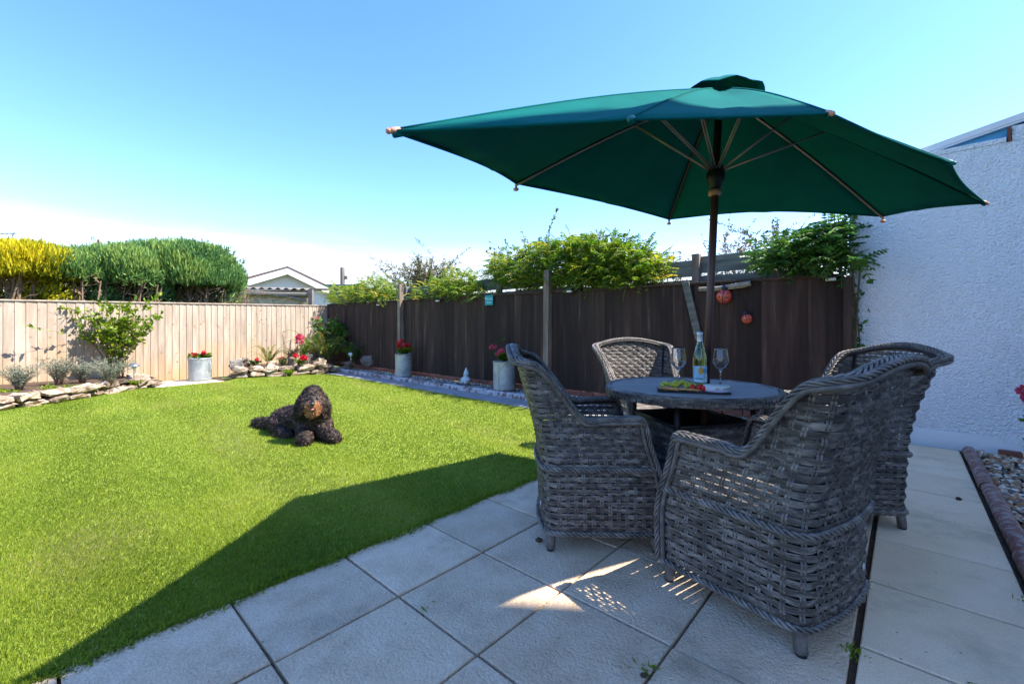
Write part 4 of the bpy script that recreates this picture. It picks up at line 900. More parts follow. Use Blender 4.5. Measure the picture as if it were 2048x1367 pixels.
# ================================================================== GARDEN FURNITURE
# ---- woven armchair, local frame: faces +y, x to its right hand, origin on the ground
ROWP = .0300
def c_w(z): return .272 + .022 * z / .63 + .045 * smooth01((z - .62) / .38)
def c_b(z): return -.268 - .022 * z / .6 - .105 * smooth01((z - .42) / .62)
def c_f(z): return .285 - .085 * smooth01((z - .28) / .36)
NS, NC, NB = 12, 2, 12                                # stakes per side, corner, back
NSTK = 2 * NS + 2 * NC + NB
CR = .075
def plan(k, z):
    """point and outward normal of the shell at stake coordinate k (0 front left .. NSTK front right)"""
    mir = k > NSTK / 2; kk = NSTK - k if mir else k
    w, b_, f = c_w(z), c_b(z), c_f(z)
    if kk <= NS: x, y, nx, ny = -w, f + (b_ + CR - f) * kk / NS, -1.0, 0.0
    elif kk <= NS + NC:
        a_ = (kk - NS) / NC * math.pi / 2; x, y = -w + CR - CR * math.cos(a_), b_ + CR - CR * math.sin(a_); nx, ny = -math.cos(a_), -math.sin(a_)
    else:
        s_ = (kk - NS - NC) / (NB / 2); x, y, nx, ny = (-w + CR) * (1 - s_), b_ - .018 * math.sin(s_ * math.pi / 2), 0.0, -1.0
    return (-x if mir else x), y, (-nx if mir else nx), ny
def rimz(k):
    kk = NSTK - k if k > NSTK / 2 else k
    if kk <= NS: p = kk / NS; return .632 + .012 * (1 - p) * (p < .5) + .275 * float(smooth01((p - .60) / .43))
    base = .632 + .275 * float(smooth01(.40 / .43)); s_ = (kk - NS) / (NSTK / 2 - NS)
    return base + (.975 - base) * float(math.sin(s_ * math.pi / 2) ** .8)
KR = np.linspace(0, NSTK, 8 * NSTK + 1); RZ = np.array([rimz(k) for k in KR])
def weave_strips(surf, k0, k1, z, row, sub=4):
    n_ = max(2, int(round((k1 - k0) * sub)) + 1); V = []
    for k in np.linspace(k0, k1, n_):
        d = .0036 * math.cos(math.pi * k) * (1 if row % 2 else -1)
        for dz, bu_ in ((-.0124, -.0010), (0, .0008), (.0124, -.0010)):
            x, y, nx, ny = surf(k, z + dz); o_ = d + bu_; V.append((x + nx * o_, y + ny * o_, z + dz))
    F = [(i * 3 + j, i * 3 + j + 1, i * 3 + 4 + j, i * 3 + 3 + j) for i in range(n_ - 1) for j in range(2)]
    return V, F
def weave_stake(surf, k, z0, z1, sgn=-1):
    nrow = int((z1 - z0) / ROWP * 2) + 1; V = []; F = []
    for s_ in (-.0052, .0052):
        o0 = len(V)
        for i in range(nrow + 1):
            z = min(z0 + i * ROWP / 2, z1); ph = (z - .116) / ROWP
            d = -.0050 * math.cos(math.pi * k) * math.cos(math.pi * ph)
            x, y, nx, ny = surf(k, z); tx, ty = -ny, nx
            for q, bu_ in ((-.0042, -.001), (0, .0012), (.0042, -.001)):
                V.append((x + tx * (s_ + q) + nx * (d + bu_), y + ty * (s_ + q) + ny * (d + bu_), z))
        F += [(o0 + i * 3 + j, o0 + i * 3 + j + 1, o0 + i * 3 + 4 + j, o0 + i * 3 + 3 + j) for i in range(nrow) for j in range(2)]
    return V, F
def resample(P, step):
    P = np.asarray(P, float); s_ = np.concatenate([[0], np.cumsum(np.linalg.norm(np.diff(P, axis=0), axis=1))]); n_ = max(2, int(s_[-1] / step)); q = np.linspace(0, s_[-1], n_)
    return np.stack([np.interp(q, s_, P[:, i]) for i in range(3)], 1), q
def braid(path, N, strands, ra, rb, rs, pitch, step=.011, n=5, up=None):
    """strands winding round an elliptical core; N = sideways directions per path point"""
    P, q = resample(path, step); s0 = np.concatenate([[0], np.cumsum(np.linalg.norm(np.diff(np.asarray(path), axis=0), axis=1))])
    S = unit(np.stack([np.interp(q, s0, np.asarray(N)[:, i]) for i in range(3)], 1)); T = unit(np.gradient(P, axis=0)); U = unit(np.cross(T, S)); mb = MB()
    for k in range(strands):
        ph = q / pitch * 2 * np.pi + k * 2 * np.pi / strands
        mb.add(*tubevf(P + S * (ra * np.cos(ph))[:, None] + U * (rb * np.sin(ph))[:, None], rs, n))
    return mb
def ring_tube(path, r, step=.0045, n=7):
    P, q = resample(path, step); rr = r * (1 + .11 * np.where(np.arange(len(P)) % 2, 1, -1)); mb = MB(); mb.add(*tubevf(P, rr, n)); return mb
def make_chair(name, label):
    t = thing(name, label, 'armchair', group='woven armchairs round the table')
    # metal frame inside the weave is the part the strands belong to
    hoop = []
    for k in np.linspace(0.2, NSTK - .2, 90): x, y, nx, ny = plan(k, rimz(k) - .012); hoop.append((x - nx * .008, y - ny * .008, rimz(k) - .008))
    mb = MB(); mb.add(*tubevf(hoop, .008, 6)); shell = mb.part('woven_shell', m_metal, t, True)
    for k in (0.0, NS + NC / 2, NSTK - NS - NC / 2, float(NSTK)):
        pth = []
        for z in np.linspace(.09, rimz(k) - .02, 9): x, y, nx, ny = plan(k, z); pth.append((x - nx * .012, y - ny * .012, z))
        mb = MB(); mb.add(*tubevf(pth, .008, 6)); mb.part('frame_tube', m_metal, shell, True)
    row = 0; z = .116
    while z < .965:
        ok = RZ > z + .004
        if ok.all(): segs = [(0.0, float(NSTK))]
        else:
            idx = np.where(ok)[0]; segs = [(KR[idx[0]], KR[idx[-1]])] if len(idx) > 8 else []
        for k0, k1 in segs:
            V, F = weave_strips(plan, k0, k1, z, row); part('weave_strip', V, F, m_wick, shell, True)
        row += 1; z += ROWP
    for k in range(1, NSTK):
        V, F = weave_stake(plan, float(k), .10, rimz(k) - .012); part('stake', V, F, m_wick, shell, True)
    V = []; zz = np.linspace(.10, .43, 6); kk_ = np.linspace(0, NSTK, 61)
    for z in zz:
        for k in kk_: x, y, nx, ny = plan(k, z); V.append((x - nx * .016, y - ny * .016, z))
    part('gap_shade_sheet', V, [(i * 61 + j, i * 61 + j + 1, i * 61 + 62 + j, i * 61 + 61 + j) for i in range(5) for j in range(60)], m_metal, t, True)  # added dark sheet behind the weave: shades its gaps and stops light passing
    # apron under the seat
    def front(k, z): s_ = k / 12.0; return -c_w(z) * (1 - 2 * s_), c_f(z) - .012, 0.0, 1.0
    apron = MB(); apron.box((0, c_f(.36) - .03, .395), (.5, .02, .02)); apron = apron.part('front_apron', m_metal, t)
    row = 0; z = .116
    while z < .41: V, F = weave_strips(front, 0.0, 12.0, z, row); part('weave_strip', V, F, m_wick, apron, True); row += 1; z += ROWP
    for k in range(1, 12): V, F = weave_stake(front, float(k), .10, .41); part('stake', V, F, m_wick, apron, True)
    # seat
    mb = MB(); n_ = 15
    for i in range(n_): mb.box((0, -.24 + .5 * (i + .5) / n_, .417 + (.002 if i % 2 else 0)), (.54, .5 / n_ - .004, .006), 0, .002)
    mb.part('seat', m_wick, t)
    # braided rim: up the front edge, along the arm, over the back and down again
    zf = np.linspace(.10, .60, 14); path = []; N = []
    for z in zf: path.append((-c_w(z) - .004, c_f(z) + .008, z)); N.append((-1, .0, 0))
    for a_ in np.linspace(.25, 1, 5): path.append((-c_w(.632), c_f(.61) + .008 - .02 * a_, .60 + .05 * math.sin(a_ * math.pi / 2))); N.append((-1, 0, 0))
    for k in np.linspace(.8, NSTK - .8, 130):
        z = rimz(k); x, y, nx, ny = plan(k, z); fl = .018 * float(smooth01((z - .66) / .25)); path.append((x + nx * fl, y + ny * fl, z + .012)); N.append((nx, ny, 0))
    half = 19
    path += [(-p[0], p[1], p[2]) for p in path[:half][::-1]]; N += [(-p[0], p[1], p[2]) for p in N[:half][::-1]]
    path = np.array(path); N = np.array(N)
    wid = np.where(np.arange(len(path)) < 15, .6, 1.0); wid = np.minimum(wid, wid[::-1])
    for off, pt_ in ((-.0185, .11), (.0, -.125), (.0185, .118)):
        braid(path + N * (off * wid)[:, None] + [0, 0, .002 - abs(off) * .25], N, 4, .0090, .0074, .0046, pt_, .010).part('braided_rim', m_wickb, t, True)
    und = path + N * (.019 * wid)[:, None] - [0, 0, .021]
    und[:17] = path[:17] + N[:17] * .004 + [0, -.022, 0]; und[-17:] = path[-17:] + N[-17:] * .004 + [0, -.022, 0]
    ring_tube(und, .0100).part('wrapped_roll', m_wrap, t, True)
    for z, nm in ((.405, 'middle_braid'), (.092, 'bottom_braid')):
        pth = []; N2 = []
        for k in np.linspace(0, NSTK, 120): x, y, nx, ny = plan(k, z); pth.append((x + nx * .009, y + ny * .009, z)); N2.append((nx, ny, 0))
        if z < .2:
            for x in np.linspace(c_w(z), -c_w(z), 24)[1:]: pth.append((x, c_f(z) + .004, z)); N2.append((0, 1, 0))
        braid(pth, N2, 3, .0065, .0085, .0058, .075, .008).part(nm, m_wickb, t, True)
    for sx in (-1, 1):
        for y, dy in ((c_f(.09) - .028, .012), (c_b(.09) + .035, -.012)):
            leg = ring_tube([(sx * (c_w(.09) - .030), y, .10), (sx * (c_w(.09) - .026), y + dy * .6, .008)], .0205, .0048, 10).part('leg', m_wrap, t, True)
            V, F = lathevf([(.018, 0), (.019, .008), (.017, .012)], 12, True); part('foot', V + [sx * (c_w(.09) - .026), y + dy * .65, 0], F, m_rubber, leg)
    V, F = spherevf((.155, c_b(.19) - .012, .19), (.011, .004, .014), 12, 8); part('badge', V, F, m_cap, t, True)
    return t
chair0 = make_chair('woven_armchair', 'grey woven armchair seen from behind nearest the camera')
CH = [((.44, 2.345), R(-92), 'grey woven armchair seen side-on at the left of the table'),
      ((1.165, 3.62), R(189), 'grey woven armchair behind the table facing the camera'),
      ((1.895, 2.60), R(84), 'grey woven armchair right of the table against the white wall')]
for (p, rz, lab) in CH:
    c = copy_tree(chair0); c['label'] = lab; c.location = (p[0], p[1], 0); c.rotation_euler = (0, 0, rz)
chair0.location = (1.03, 1.765, 0); chair0.rotation_euler = (0, 0, R(33.5))

# ---- table
TX, TY, TZ, TR = 1.045, 2.53, .74, .478
tb = thing('round_table', 'round grey slatted garden table on a woven pedestal', 'table', (TX, TY, 0))
n_ = 12; pw = 2 * (TR - .028) / n_; rin = TR - .030
for i in range(n_):
    y0, y1 = -rin + pw * i + .0040, -rin + pw * (i + 1) - .0040
    def hw(y): return math.sqrt(max(rin * rin - y * y, 0.0004))
    top = [(hw(y), y) for y in np.linspace(y0, y1, 5)]; outl = top + [(-x, y) for x, y in top[::-1]]; m_ = len(outl)
    V = [(x, y, TZ - .022) for x, y in outl] + [(x, y, TZ - .002) for x, y in outl] + [(x * .997, y0 + (y - y0) * .96 + .0012, TZ) for x, y in outl]
    F = [tuple(range(m_))[::-1], tuple(range(2 * m_, 3 * m_))] + [(r_ * m_ + j, r_ * m_ + (j + 1) % m_, r_ * m_ + m_ + (j + 1) % m_, r_ * m_ + m_ + j) for r_ in range(2) for j in range(m_)]
    o = part('tabletop_slat', V, F, m_ttop, tb)
    o.rotation_euler = (0, 0, R(-4))
mb = MB(); mb.add(*lathevf([(rin + .003, TZ - .03), (rin + .003, TZ + .002), (rin + .012, TZ + .006), (TR - .004, TZ + .004), (TR + .002, TZ - .006), (TR + .002, TZ - .048), (TR - .02, TZ - .052), (TR - .03, TZ - .03)], 96)); rim = mb.part('tabletop_rim', m_wick, tb, True)
mb = MB()
for r_ in range(2):
    for i in range(72):
        a_ = (i + .5 * r_) * 2 * np.pi / 72
        mb.box((math.cos(a_) * (TR + .004), math.sin(a_) * (TR + .004), TZ - .016 - .021 * r_), (.005, .0365 if (i + r_) % 2 else .028, .0185), a_, .002)
mb.part('rim_weave', m_wick, rim)
mb = MB(); mb.add(*lathevf([(.02, TZ - .05), (TR - .03, TZ - .045)], 48)); mb.part('underside', m_black, tb)
# pedestal: four flared woven panels
PB = R(12)
def ped(h_, z): return .232 + .075 * (1 - z / .56) ** 1.6
for side in range(4):
    a_ = PB + side * math.pi / 2
    def surf(k, z, a_=a_):
        hsz = ped(0, z); s_ = -hsz + 2 * hsz * k / 16; x, y = s_, -hsz; c_, s2 = math.cos(a_), math.sin(a_)
        return x * c_ - y * s2, x * s2 + y * c_, s2, -c_
    pm = MB(); V = [];
    for z in np.linspace(.04, .55, 8):
        for k in (0, 16): x, y, nx, ny = surf(k, z); V.append((x - nx * .012, y - ny * .012, z))
    pm.add(V, [(2 * i, 2 * i + 1, 2 * i + 3, 2 * i + 2) for i in range(7)]); pan = pm.part('pedestal_panel', m_black, tb)
    mb = MB(); z = .05; row = 0
    while z < .545: mb.add(*weave_strips(surf, 0.0, 16.0, z, row, 3)); z += .0215; row += 1
    for k in range(1, 16): mb.add(*weave_stake(surf, float(k), .04, .55))
    mb.part('pedestal_weave', m_wick, pan, True)
    x, y, nx, ny = surf(0, .3); pth = []
    for z in np.linspace(.0, .56, 8): x, y, nx, ny = surf(0, max(z, .02)); pth.append((x, y, z))
    mb = MB(); mb.add(*tubevf(pth + [(pth[-1][0], pth[-1][1], TZ - .05)], .016, 10)); mb.part('leg', m_metal, tb, True)
    hh_ = ped(0, .55); mb = MB(); x0_, y0_, _, _ = surf(0, .555); x1_, y1_, _, _ = surf(16, .555); mb.add(*tubevf([(x0_, y0_, .56), (x1_, y1_, .56)], .011, 8)); mb.part('top_rail', m_metal, tb, True)

# ---- parasol
pa = thing('parasol', 'large dark green parasol on a brown pole over the table', 'parasol', (1.15, 2.62, 0)); PO = np.array((1.15, 2.62, 0))
PT = np.array((1.205, 2.50, 2.43)) - PO                                    # top of the pole
def pole_at(z): return PT * (z / PT[2])
mb = MB(); mb.add(*lathevf([(.20, 0), (.20, .03), (.06, .06), (.03, .07), (.03, .2), (.0245, .2)], 24, True)); mb.part('base', m_metal, pa, True)
mb = MB(); mb.add(*tubevf([(0, 0, .05), pole_at(1.3), pole_at(2.40)], .0215, 16)); mb.part('pole', m_pole, pa, True)
TIPS = [AT(787, 261, 1.20), AT(1262, 237, 1.30), AT(1660, 226, 1.45), AT(1900, 324, 1.90), AT(1970, 405, 2.45), AT(1766, 432, 3.10), AT(1338, 438, 3.60), AT(1032, 366, 2.60)]
TIPS = [p - PO for p in TIPS]; APX = PT + [0, 0, .045]
def canopy(r0, r1, lift, nA=14, nR=14, scal0=.025, billow=.035, inset=1.0):
    mb = MB()
    for i in range(8):
        A, B = TIPS[i], TIPS[(i + 1) % 8]; V = []; scal = .075 if i == 5 else scal0
        for ir in range(nR + 1):
            r_ = r0 + (r1 - r0) * ir / nR
            for ia in range(nA + 1):
                s_ = ia / nA; b_ = math.sin(math.pi * s_); rim_ = A * (1 - s_) + B * s_
                k = r_ * (1 - scal * b_ * r_ ** 3); p = APX + (rim_ - APX) * k
                p = p + np.array((0, 0, .028 * math.sin(math.pi * min(r_, 1)) - billow * b_ * math.sin(math.pi * min(1, r_ * .95)) + .006 * math.sin(r_ * 21 + s_ * 5) * b_ * r_ + .0045 * math.sin(s_ * 24 + i) * b_ * (r_ ** 4 + .35 * (1 - r_)) + lift))
                V.append(p)
        m_ = nA + 1; mb.add(V, [(ir * m_ + ia, ir * m_ + ia + 1, ir * m_ + m_ + ia + 1, ir * m_ + m_ + ia) for ir in range(nR) for ia in range(nA)])
    return mb
def solid(o, th):
    md = o.modifiers.new('thickness', 'SOLIDIFY'); md.thickness = th; md.offset = 0; return o
cn = solid(canopy(.10, 1.0, 0).part('canopy', m_fabric, pa, True), .003)
mb = MB(); na = 33; V = []                                                  # raised vent cap
for r_ in np.linspace(0, 1, 7):
    for q in np.linspace(0, 2 * np.pi, na):
        V.append(APX + np.array((math.cos(q) * .24 * r_, math.sin(q) * .20 * r_, .062 - .112 * r_ ** 1.25 + .010 * r_ * math.cos(q * 8))))
mb.add(V, [(i * na + k, i * na + k + 1, i * na + na + k + 1, i * na + na + k) for i in range(6) for k in range(na - 1)])
solid(mb.part('vent_cap', m_fabric, cn, True), .003)
for i in range(8):                                                          # hem round the edge and seams over the ribs
    A, B = TIPS[i], TIPS[(i + 1) % 8]; pth = []
    for s_ in np.linspace(0, 1, 15):
        b_ = math.sin(math.pi * s_); p = APX + (A * (1 - s_) + B * s_ - APX) * (1 - (.075 if i == 5 else .025) * b_); pth.append(p + np.array((0, 0, -.035 * b_ * math.sin(math.pi * .95))))
    mb = MB(); mb.add(*tubevf(np.array(pth) - [0, 0, .002], .0055, 5)); mb.part('hem', m_fabric, cn, True)
    pth = [APX + (A - APX) * r_ + np.array((0, 0, .028 * math.sin(math.pi * r_) + .002)) for r_ in np.linspace(.1, 1.0, 12)]
    mb = MB(); mb.add(*tubevf(pth, .004, 5)); mb.part('seam', m_fabric, cn, True)
for i in range(8):                                                          # seams of the panels
    A = TIPS[i]; pth = [APX + (A - APX) * r_ + np.array((0, 0, .028 * math.sin(math.pi * r_) - .007)) for r_ in np.linspace(.08, 1.0, 12)]
    mb = MB(); mb.add(*tubevf(np.array(pth) - [0, 0, .006], .0085, 6)); mb.part('rib', m_rib if i in (5, 7) else (m_black if i == 6 else m_fabric), pa, True)
    d = unit(A - APX); tip = MB(); m_t = m_tealtip if i in (1, 3) else m_copper
    if i in (5, 6, 7): tip.add(*tubevf([A + [0, 0, -.006], A + [0, 0, -.03]], .007, 8)); tip.add(*spherevf(A + [0, 0, -.038], (.018, .018, .011), 10, 8))
    else: tip.add(*tubevf([A - d * .02, A + d * .002, A + d * .016], [.008, .0095, .0075], 8)); tip.add(*spherevf(A + d * .016, .0085, 10, 8))
    tip.part('finial', m_t, pa, True)
RUN = pole_at(1.985)
for i in range(8):
    A = TIPS[i]; r_ = .40; q = APX + (A - APX) * r_ + np.array((0, 0, .028 * math.sin(math.pi * r_) - .02)); s_ = RUN + unit((q - RUN) * [1, 1, 0]) * .03 + [0, 0, .02]
    sd = unit(np.cross(q - s_, (0, 0, 1.0))) * .006
    mb = MB(); mb.add(*tubevf([s_ + sd, q + sd], .0042, 6)); mb.add(*tubevf([s_ - sd, q - sd], .0042, 6)); mb.part('strut', m_rib, pa, True)
V, F = lathevf([(.024, -.09), (.034, -.085), (.034, -.06), (.046, -.045), (.052, -.02), (.05, .01), (.04, .02), (.044, .03), (.04, .045), (.024, .05)], 20, True); part('runner_hub', V + RUN, F, m_black, pa, True)
V, F = lathevf([(.024, 0), (.034, .005), (.034, .03), (.024, .035)], 20, True); part('collar', V + pole_at(1.86), F, m_copper, pa, True)
V, F = lathevf([(.024, -.05), (.045, -.045), (.045, .0), (.024, .02)], 20, True); part('top_hub', V + APX - [0, 0, .04], F, m_black, pa, True)

# ---- things on the table
def surf_pt(u, v, z=TZ): return G(u, v, z)
def wineglass(label, x, y, hgt=.225):
    t = thing('wine_glass', label, 'glass', (x, y, TZ + .006), group='wine glasses on the table'); h_ = hgt
    # closed outer and inner walls
    outer = [(.001, 0), (.036, .001), (.037, .003), (.02, .006), (.006, .012), (.0038, .03), (.0036, .075), (.0042, .088), (.012, .094), (.030, .112), (.0445, .135), (.046, .142), (.043, .165), (.036, .215), (.0345, h_)]
    inner = [(.0335, h_), (.035, .215), (.042, .165), (.045, .142), (.0435, .136), (.029, .1135), (.012, .096), (.001, .094)]
    V, F = lathevf(outer, 40); o1 = part('bowl_and_stem', *lathevf(outer + inner, 40), m_glass, t, True); return t
wineglass('left empty wine glass beside the bottle', .985, 2.545); wineglass('right empty wine glass on the slatted table', 1.212, 2.50)
bt = thing('wine_bottle', 'green wine bottle with pale blue label on the table', 'bottle', (1.092, 2.50, TZ + .004), R(10))
pr = [(.001, .002), (.033, .0), (.0378, .004), (.038, .02), (.038, .15), (.0375, .165), (.034, .19), (.026, .222), (.0185, .247), (.0155, .262), (.0145, .30), (.0155, .302), (.0155, .313), (.013, .315)]
part('glass_body', *lathevf(pr + [(.0115, .314), (.0125, .262), (.0155, .245), (.023, .220), (.031, .188), (.0345, .165), (.035, .15), (.035, .02), (.033, .01), (.001, .012)], 40), m_bottle, bt, True)
part('wine', *lathevf([(.001, .013), (.0328, .011), (.0346, .02), (.0346, .15), (.0341, .165), (.0306, .188), (.0226, .220), (.0195, .23), (.001, .23)], 32), m_liquid, bt, True)
part('foil_cap', *lathevf([(.0162, .262), (.0158, .30), (.0168, .303), (.0168, .3165), (.001, .318)], 28), m_cap, bt, True)
def lab(name, a0, a1, z0, z1, mat, r=.0384, n=14, parent=bt):
    a_ = np.linspace(R(a0), R(a1), n); V = [(r * math.cos(q), r * math.sin(q), z) for z in (z0, z1) for q in a_] + [((r - .0003) * math.cos(q), (r - .0003) * math.sin(q), z) for z in (z0, z1) for q in a_]
    return part(name, V, [(i, i + 1, n + i + 1, n + i) for i in range(n - 1)] + [(2 * n + i + 1, 2 * n + i, 3 * n + i, 3 * n + i + 1) for i in range(n - 1)], mat, parent, True)
lb = lab('label', -185, 5, .028, .122, m_lblue)
lab('label_cloud', -82, -5, .03, .075, m_lwhite, .0387, parent=lb); lab('label_band', -175, -95, .03, .042, m_lwhite, .0387, parent=lb)
mb = MB()                                             # orange balloon printed on the label
for i in range(12):
    z = .075 + .042 * i / 12; hw_ = 20 * math.sin(math.pi * min(1, (i + 2.5) / 16)) ; a_ = np.linspace(R(-115 - hw_), R(-115 + hw_), 8)
    V = [(.0391 * math.cos(q), .0391 * math.sin(q), zz) for zz in (z, z + .0037) for q in a_]; mb.add(V, [(k, k + 1, 9 + k, 8 + k) for k in range(7)])
mb.part('label_balloon', m_orange, lb); mb = MB()
for i in range(11):
    an = R(-70 + i * 17); 
    V = []
    for rr_, w_ in ((.008, .0008), (.030, .0016)):
        for s_ in (-1, 1):
            du, dv = math.cos(an) * rr_ - s_ * w_ * math.sin(an), math.sin(an) * rr_ + s_ * w_ * math.cos(an); q = R(-92) + du / .038; V.append((.0392 * math.cos(q), .0392 * math.sin(q), .078 + dv))
    mb.add(V, [(0, 2, 3, 1)])
mb.part('label_rays', m_navy, lb); mb = MB()
for i in range(8):
    q0 = R(-158 + i * 8); V = [(.0391 * math.cos(q), .0391 * math.sin(q), z) for z in (.047, .053) for q in (q0, q0 + R(5.5))]; mb.add(V, [(0, 1, 3, 2)])
mb.part('label_print', m_navy, lb)
# slate board with food
bc = np.array((.975, 2.325)); br = R(-17)
V, F = boxvf((.36, .15, .008), .002); sb_ = part('slate_board', V, F, m_slate, None, loc=(bc[0], bc[1], TZ + .0065), rot=(0, 0, br)); tag(sb_, 'black slate serving board under the food on the table', 'board')
def onb(x, y, z): p = rotz(br) @ np.array((x, y, 0)); return np.array((bc[0] + p[0], bc[1] + p[1], TZ + .0108 + z))
gr = thing('grapes', 'bunch of yellow-green grapes at the back of the slate board', 'grapes', onb(-.07, .035, 0), br)
for i in range(30):
    x = rng.uniform(-.085, .085); y = rng.uniform(-.022, .028); V, F = spherevf((0, 0, 0), (.0125, .0125, .0145), 12, 9)
    part('grape', V, F, m_grape, gr, True, loc=(x, y, .012 + max(0, .034 * (1 - abs(x) / .11)) * rng.random()), rot=(rng.random() * 3, rng.random() * 3, 0))
mb = MB(); mb.add(*tubevf(curve((-.06, 0, .03), (.07, .01, .035), (0, 0, .02), 7), .002, 5)); mb.part('stalk', m_stem, gr)
for i in range(11):
    V, F = lathevf([(.001, 0), (.029, 0), (.031, .002), (.029, .004), (.001, .004)], 18); V = V * [1, .82, 1]
    o = part('cracker', V, F, m_cracker, None, loc=onb(-.150 + i * .0165, -.035 - .012 * (i % 2) + .003 * i * 0, .002 + .0016 * (i % 3)), rot=(R(-6), R(13 - i * .5), br + rng.normal() * .3)); tag(o, '%s cracker from the left in the fan on the slate board' % ['leftmost thin orange', 'second', 'third', 'fourth', 'fifth', 'sixth or middle', 'seventh', 'eighth', 'ninth', 'tenth', 'eleventh and last'][i], 'cracker', 'crackers fanned along the board')
for i, (x, y) in enumerate(((.035, -.005), (.005, .005), (.052, .02), (.055, -.03))):
    V, F = spherevf((0, 0, .014), (.016, .016, .0165), 14, 10); V[:, :2] *= (1.12 - .35 * (V[:, 2:3] / .03)); o = part('strawberry', V, F, m_berry, None, True, loc=onb(x, y, 0), rot=(0, R(rng.uniform(-15, 15)), 0)); tag(o, ['red strawberry in front, beside the cheese', 'leftmost red strawberry on the board', 'red strawberry behind, beside the cheese', 'red strawberry at the front edge beside the cheese'][i], 'strawberry', 'strawberries on the slate board')
for i, (x, y, L, lab_) in enumerate(((.075, .085, .11, 'longer cut cucumber piece behind the cheese'), (.145, .075, .06, 'shorter cut cucumber piece behind the cheese'))):
    mb = MB(); mb.add(*tubevf([(-L / 2, 0, 0), (-L / 2 + .008, 0, 0), (L / 2 - .008, 0, 0), (L / 2, 0, 0)], [.009, .0145, .0145, .009], 12)); p = onb(x, y, 0); p[2] = TZ + .018
    o = mb.part('cucumber', m_cuke, None, True, loc=p, rot=(0, 0, br + .12 + .2 * i)); tag(o, lab_, 'cucumber', 'cucumber pieces')
ck = thing('cheese_wheel', 'small round boxed cheese at the right end of the board', 'cheese', onb(.118, -.012, 0), br)
part('box', *lathevf([(.001, 0), (.064, 0), (.066, .003), (.066, .026), (.064, .030), (.001, .031)], 40), m_cheese, ck, True)
part('paper_edge', *lathevf([(.0665, .002), (.0668, .007), (.0665, .010)], 40), m_lilac, ck, True)
def curved_text(body, size, r, z, a_c, parent):
    cu = bpy.data.curves.new('lettering', 'FONT'); cu.body = body; cu.size = size; cu.align_x = 'CENTER'; cu.resolution_u = 2; tmp = bpy.data.objects.new('tmp', cu); COL.objects.link(tmp); bpy.context.view_layer.update()
    me = bpy.data.meshes.new_from_object(tmp.evaluated_get(bpy.context.evaluated_depsgraph_get())); bpy.data.objects.remove(tmp)
    for v in me.vertices: q = a_c + v.co.x / r; v.co = (r * math.cos(q), r * math.sin(q), z + v.co.y)
    me.materials.clear(); me.materials.append(m_ink); return obj('lettering', me, parent)
curved_text('after   LA BOURS', .0135, .0667, .013, R(-62), ck)

# ================================================================== THE DOG
dg = thing('dog', 'curly black and tan dog lying on the lawn facing the camera', 'dog', (-2.05, 4.3, 0)); DO = np.array((-2.05, 4.3, 0))
HC = np.array((-1.908, 4.115, 0)); HA = R(24)
def HD(p): return HC + rotz(HA) @ (np.asarray(p, float) * [.82, .92, 1.0])

def HL(c): return ((np.asarray(c, float) - HC) @ rotz(HA)) / [.82, .92, 1.0]
def dog_mesh():
    mb = MB()
    def el(c, r, n=18, m=13): mb.add(*spherevf(np.array(c) - DO, r, n, m))
    def limb(pts, rad): mb.add(*tubevf(np.array(pts) - DO, rad, 14)); [mb.add(*spherevf(np.array(p) - DO, r, 14, 10)) for p, r in zip(pts, rad)]
    el((-1.93, 4.22, .20), (.125, .13, .16)); el((-2.04, 4.31, .19), (.13, .14, .145)); el((-2.17, 4.39, .175), (.135, .14, .135)); el((-2.30, 4.46, .155), (.135, .13, .125)); el((-2.40, 4.52, .13), (.12, .12, .115))
    el((-2.36, 4.42, .10), (.13, .10, .10)); limb([(-2.42, 4.46, .08), (-2.33, 4.33, .05), (-2.22, 4.26, .04)], [.075, .05, .045])
    limb([(-1.92, 4.20, .24), HD((0, -.02, .36))], [.12, .105])
    el(HD((0, 0, .42)), (.080, .09, .095)); el(HD((0, .0, .478)), (.068, .075, .056)); el(HD((0, -.085, .362)), (.066, .07, .055)); el(HD((0, -.065, .315)), (.070, .064, .064)); el(HD((0, -.13, .375)), (.045, .045, .036))
    for s_ in (-1, 1):
        limb([HD((s_ * .078, .01, .46)), HD((s_ * .118, .02, .40)), HD((s_ * .136, .02, .325)), HD((s_ * .126, .015, .262))], [.026, .034, .042, .034])
    limb([(-2.00, 4.19, .15), (-1.985, 4.12, .075), (-1.945, 4.03, .055), (-1.925, 3.985, .048)], [.085, .068, .060, .057])
    limb([(-1.85, 4.20, .15), (-1.80, 4.16, .075), (-1.725, 4.11, .055), (-1.685, 4.075, .048)], [.085, .066, .058, .056])
    limb([(-2.47, 4.57, .10), (-2.58, 4.63, .06), (-2.70, 4.70, .05), (-2.80, 4.76, .045), (-2.87, 4.80, .04)], [.06, .055, .05, .04, .02])
    o = part('body_tmp', np.concatenate(mb.V), mb.F, None, None); md = o.modifiers.new('r', 'REMESH'); md.mode = 'VOXEL'; md.voxel_size = .011; sm = o.modifiers.new('s', 'SMOOTH'); sm.iterations = 5; sm.factor = .5
    bpy.context.view_layer.update(); me = bpy.data.meshes.new_from_object(o.evaluated_get(bpy.context.evaluated_depsgraph_get())); bpy.data.objects.remove(o); me.name = 'body'; return me
m_coat = LM('dog_coat', [(0, (.010, .008, .008)), (.35, (.030, .019, .015)), (.64, (.22, .14, .11)), (.70, (.22, .085, .04)), (.9, (.42, .19, .09)), (1, (.58, .34, .20))], 0, .6, .3)
